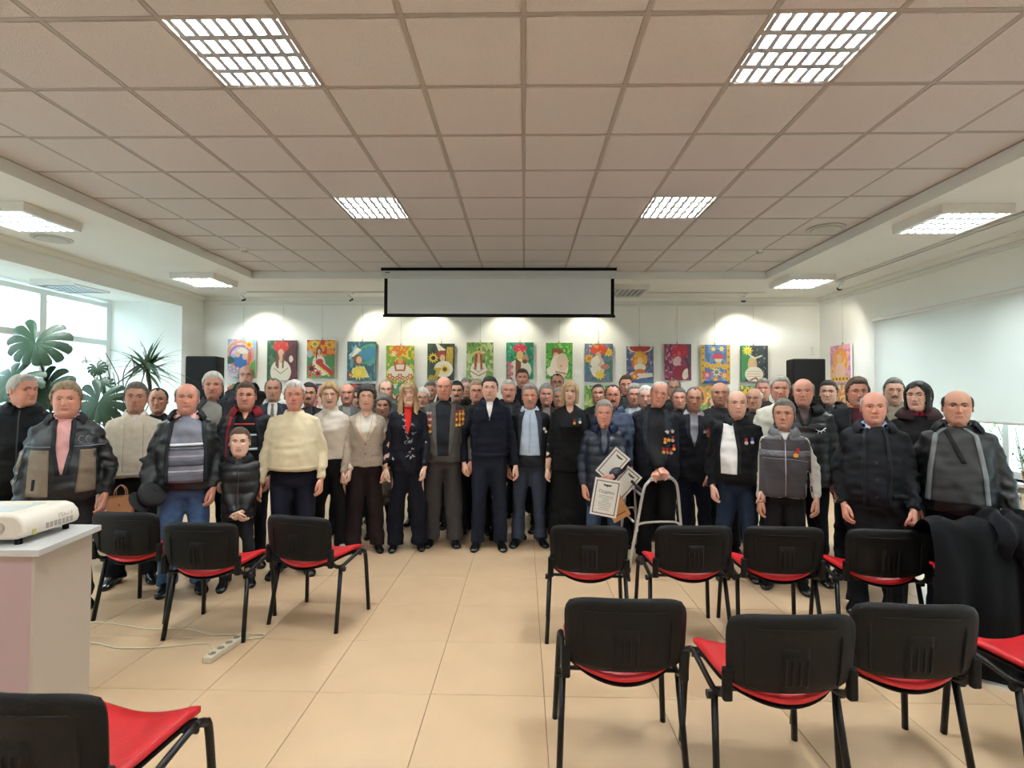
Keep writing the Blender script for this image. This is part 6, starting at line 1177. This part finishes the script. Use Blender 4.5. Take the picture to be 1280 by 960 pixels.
# cap in the hand of the man in jeans
cp = empty('flat_cap', at3(184,622,4.02), .4, 'black cap held in the hand of the man in jeans', 'cap'); cp.rotation_euler = (.3,.9,.3); mcap = mat('cap_black',(20,20,22),.9,bump=.2,bscale=160)
b = MB(); P = np.array([[[r_*math.cos(a)*1.05, r_*math.sin(a)*1.2+.01*math.sin(2*a), z] for a in np.linspace(0,2*PI,28,endpoint=False)] for r_, z in ((.072,0),(.09,.02),(.098,.045),(.085,.07),(.05,.082),(.002,.085))]); b.grid(P, mcap, wrap=True); b.build('crown', cp, smooth=True)
b = MB(); P = np.array([[[ (.075+.055*v*math.cos(a))*math.sin(a)*1.0, -(.075+.06*v)*math.cos(a)*1.15, -.004-.012*v*v+.01*math.sin(a)**2] for a in np.linspace(-1.1,1.1,16)] for v in np.linspace(0,1,5)]); b.grid(P, mcap); P2 = P.copy(); P2[...,2] += .006; b.grid(P2, mcap); b.build('peak', cp, smooth=True)
# dark bag near the legs of the man in jeans
b = MB(); 
# walking frame
wk = empty('walking_frame', (1.31, 4.86, 0), 0, 'silver folding walking frame in front of the medalled old man', 'walking frame'); M_al = mat('aluminium', (206,204,202), .3, metal=.5); M_grip = mat('grip_black',(24,24,26),.6); M_tip = mat('grip_cream',(214,200,176),.5)
A0, A1 = Vector(at3(786,706,4.86)), Vector(at3(856,706,5.0)); hgt = .83
def fr_side(x0, y0, x1, y1, xt0, yt0, xt1, yt1, nm, h_=hgt):
    o_ = wk.location; pts = [(x0,y0,.02),(x0+(xt0-x0)*.55,y0+(yt0-y0)*.55,.45),(x0+(xt0-x0)*.92,y0+(yt0-y0)*.92,h_-.10),(xt0+(xt1-xt0)*.08,yt0,h_-.03),(xt0+(xt1-xt0)*.25,yt0+(yt1-yt0)*.25,h_),(xt0+(xt1-xt0)*.75,yt0+(yt1-yt0)*.75,h_),(xt1-(xt1-xt0)*.08,yt1,h_-.03),(x1+(xt1-x1)*.92,y1+(yt1-y1)*.92,h_-.10),(x1+(xt1-x1)*.55,y1+(yt1-y1)*.55,.45),(x1,y1,.02)]
    pts = [(a-o_.x, b_-o_.y, c_) for a, b_, c_ in pts]; MB().tube(spline(pts,5), .0135, 10, M_al).build(nm, wk, smooth=True)
    for a, b_ in ((x0,y0),(x1,y1)): MB().cyl((a-o_.x,b_-o_.y,0),.019,.04,14,M_grip).build('rubber_foot', wk)
    l_ = [(x0+(xt0-x0)*.5-o_.x, y0+(yt0-y0)*.5-o_.y, .36),(x0+(xt0-x0)*.5-o_.x+.03*(x1-x0)/.4, y0-o_.y+.02, .43),(x1-o_.x-.08*(x1-x0)/.4, y1-o_.y, .42),(x1+(xt1-x1)*.5-o_.x, y1-o_.y, .38)]
    MB().tube(spline(l_,5), .011, 8, M_al).build('lower_rail', wk, smooth=True)
t0_, t1_ = Vector(at3(806,598,4.86)), Vector(at3(846,598,5.0))
fr_side(A0.x, A0.y, A1.x, A1.y, t0_.x, t0_.y, t1_.x, t1_.y, 'side_frame')
B0, B1 = Vector(at3(776,668,5.42)), Vector(at3(803,672,5.35)); u0, u1 = Vector(at3(784,592,5.42)), Vector(at3(800,592,5.3))
fr_side(B0.x-.02, 5.42, B1.x, 5.62, u0.x, 5.40, u1.x, 5.58, 'side_frame')
o_ = wk.location
MB().tube([(t0_.x-.02-o_.x, t0_.y-o_.y, .68),(u0.x-o_.x, 5.40-o_.y, .70)], .012, 8, M_al).build('cross_tube', wk, smooth=True); MB().tube([(A0.x+.04-o_.x, A0.y-o_.y, .45),(B0.x-o_.x, 5.42-o_.y, .45)], .010, 8, M_al).build('cross_tube', wk, smooth=True)
MB().tube([(t0_.x-.0-o_.x, t0_.y-o_.y+.02, .70),(t0_.x-.10-o_.x, t0_.y-o_.y+.10, .80)], .014, 8, M_grip).build('release_lever', wk, smooth=True)
MB().tube([(t0_.x+.05-o_.x, t0_.y-o_.y, hgt),(t1_.x-.06-o_.x, t1_.y-o_.y, hgt)], .0175, 12, M_al).build('hand_grip', wk, smooth=True)
# convert lettering curves to meshes
bpy.context.view_layer.update(); dg = bpy.context.evaluated_depsgraph_get()
for o in [o for o in bpy.data.objects if o.type == 'FONT']:
    me = bpy.data.meshes.new_from_object(o.evaluated_get(dg)); n = bpy.data.objects.new('printed_lettering', me); C.objects.link(n); n.parent = o.parent; n.matrix_local = o.matrix_local.copy(); bpy.data.objects.remove(o, do_unlink=True)
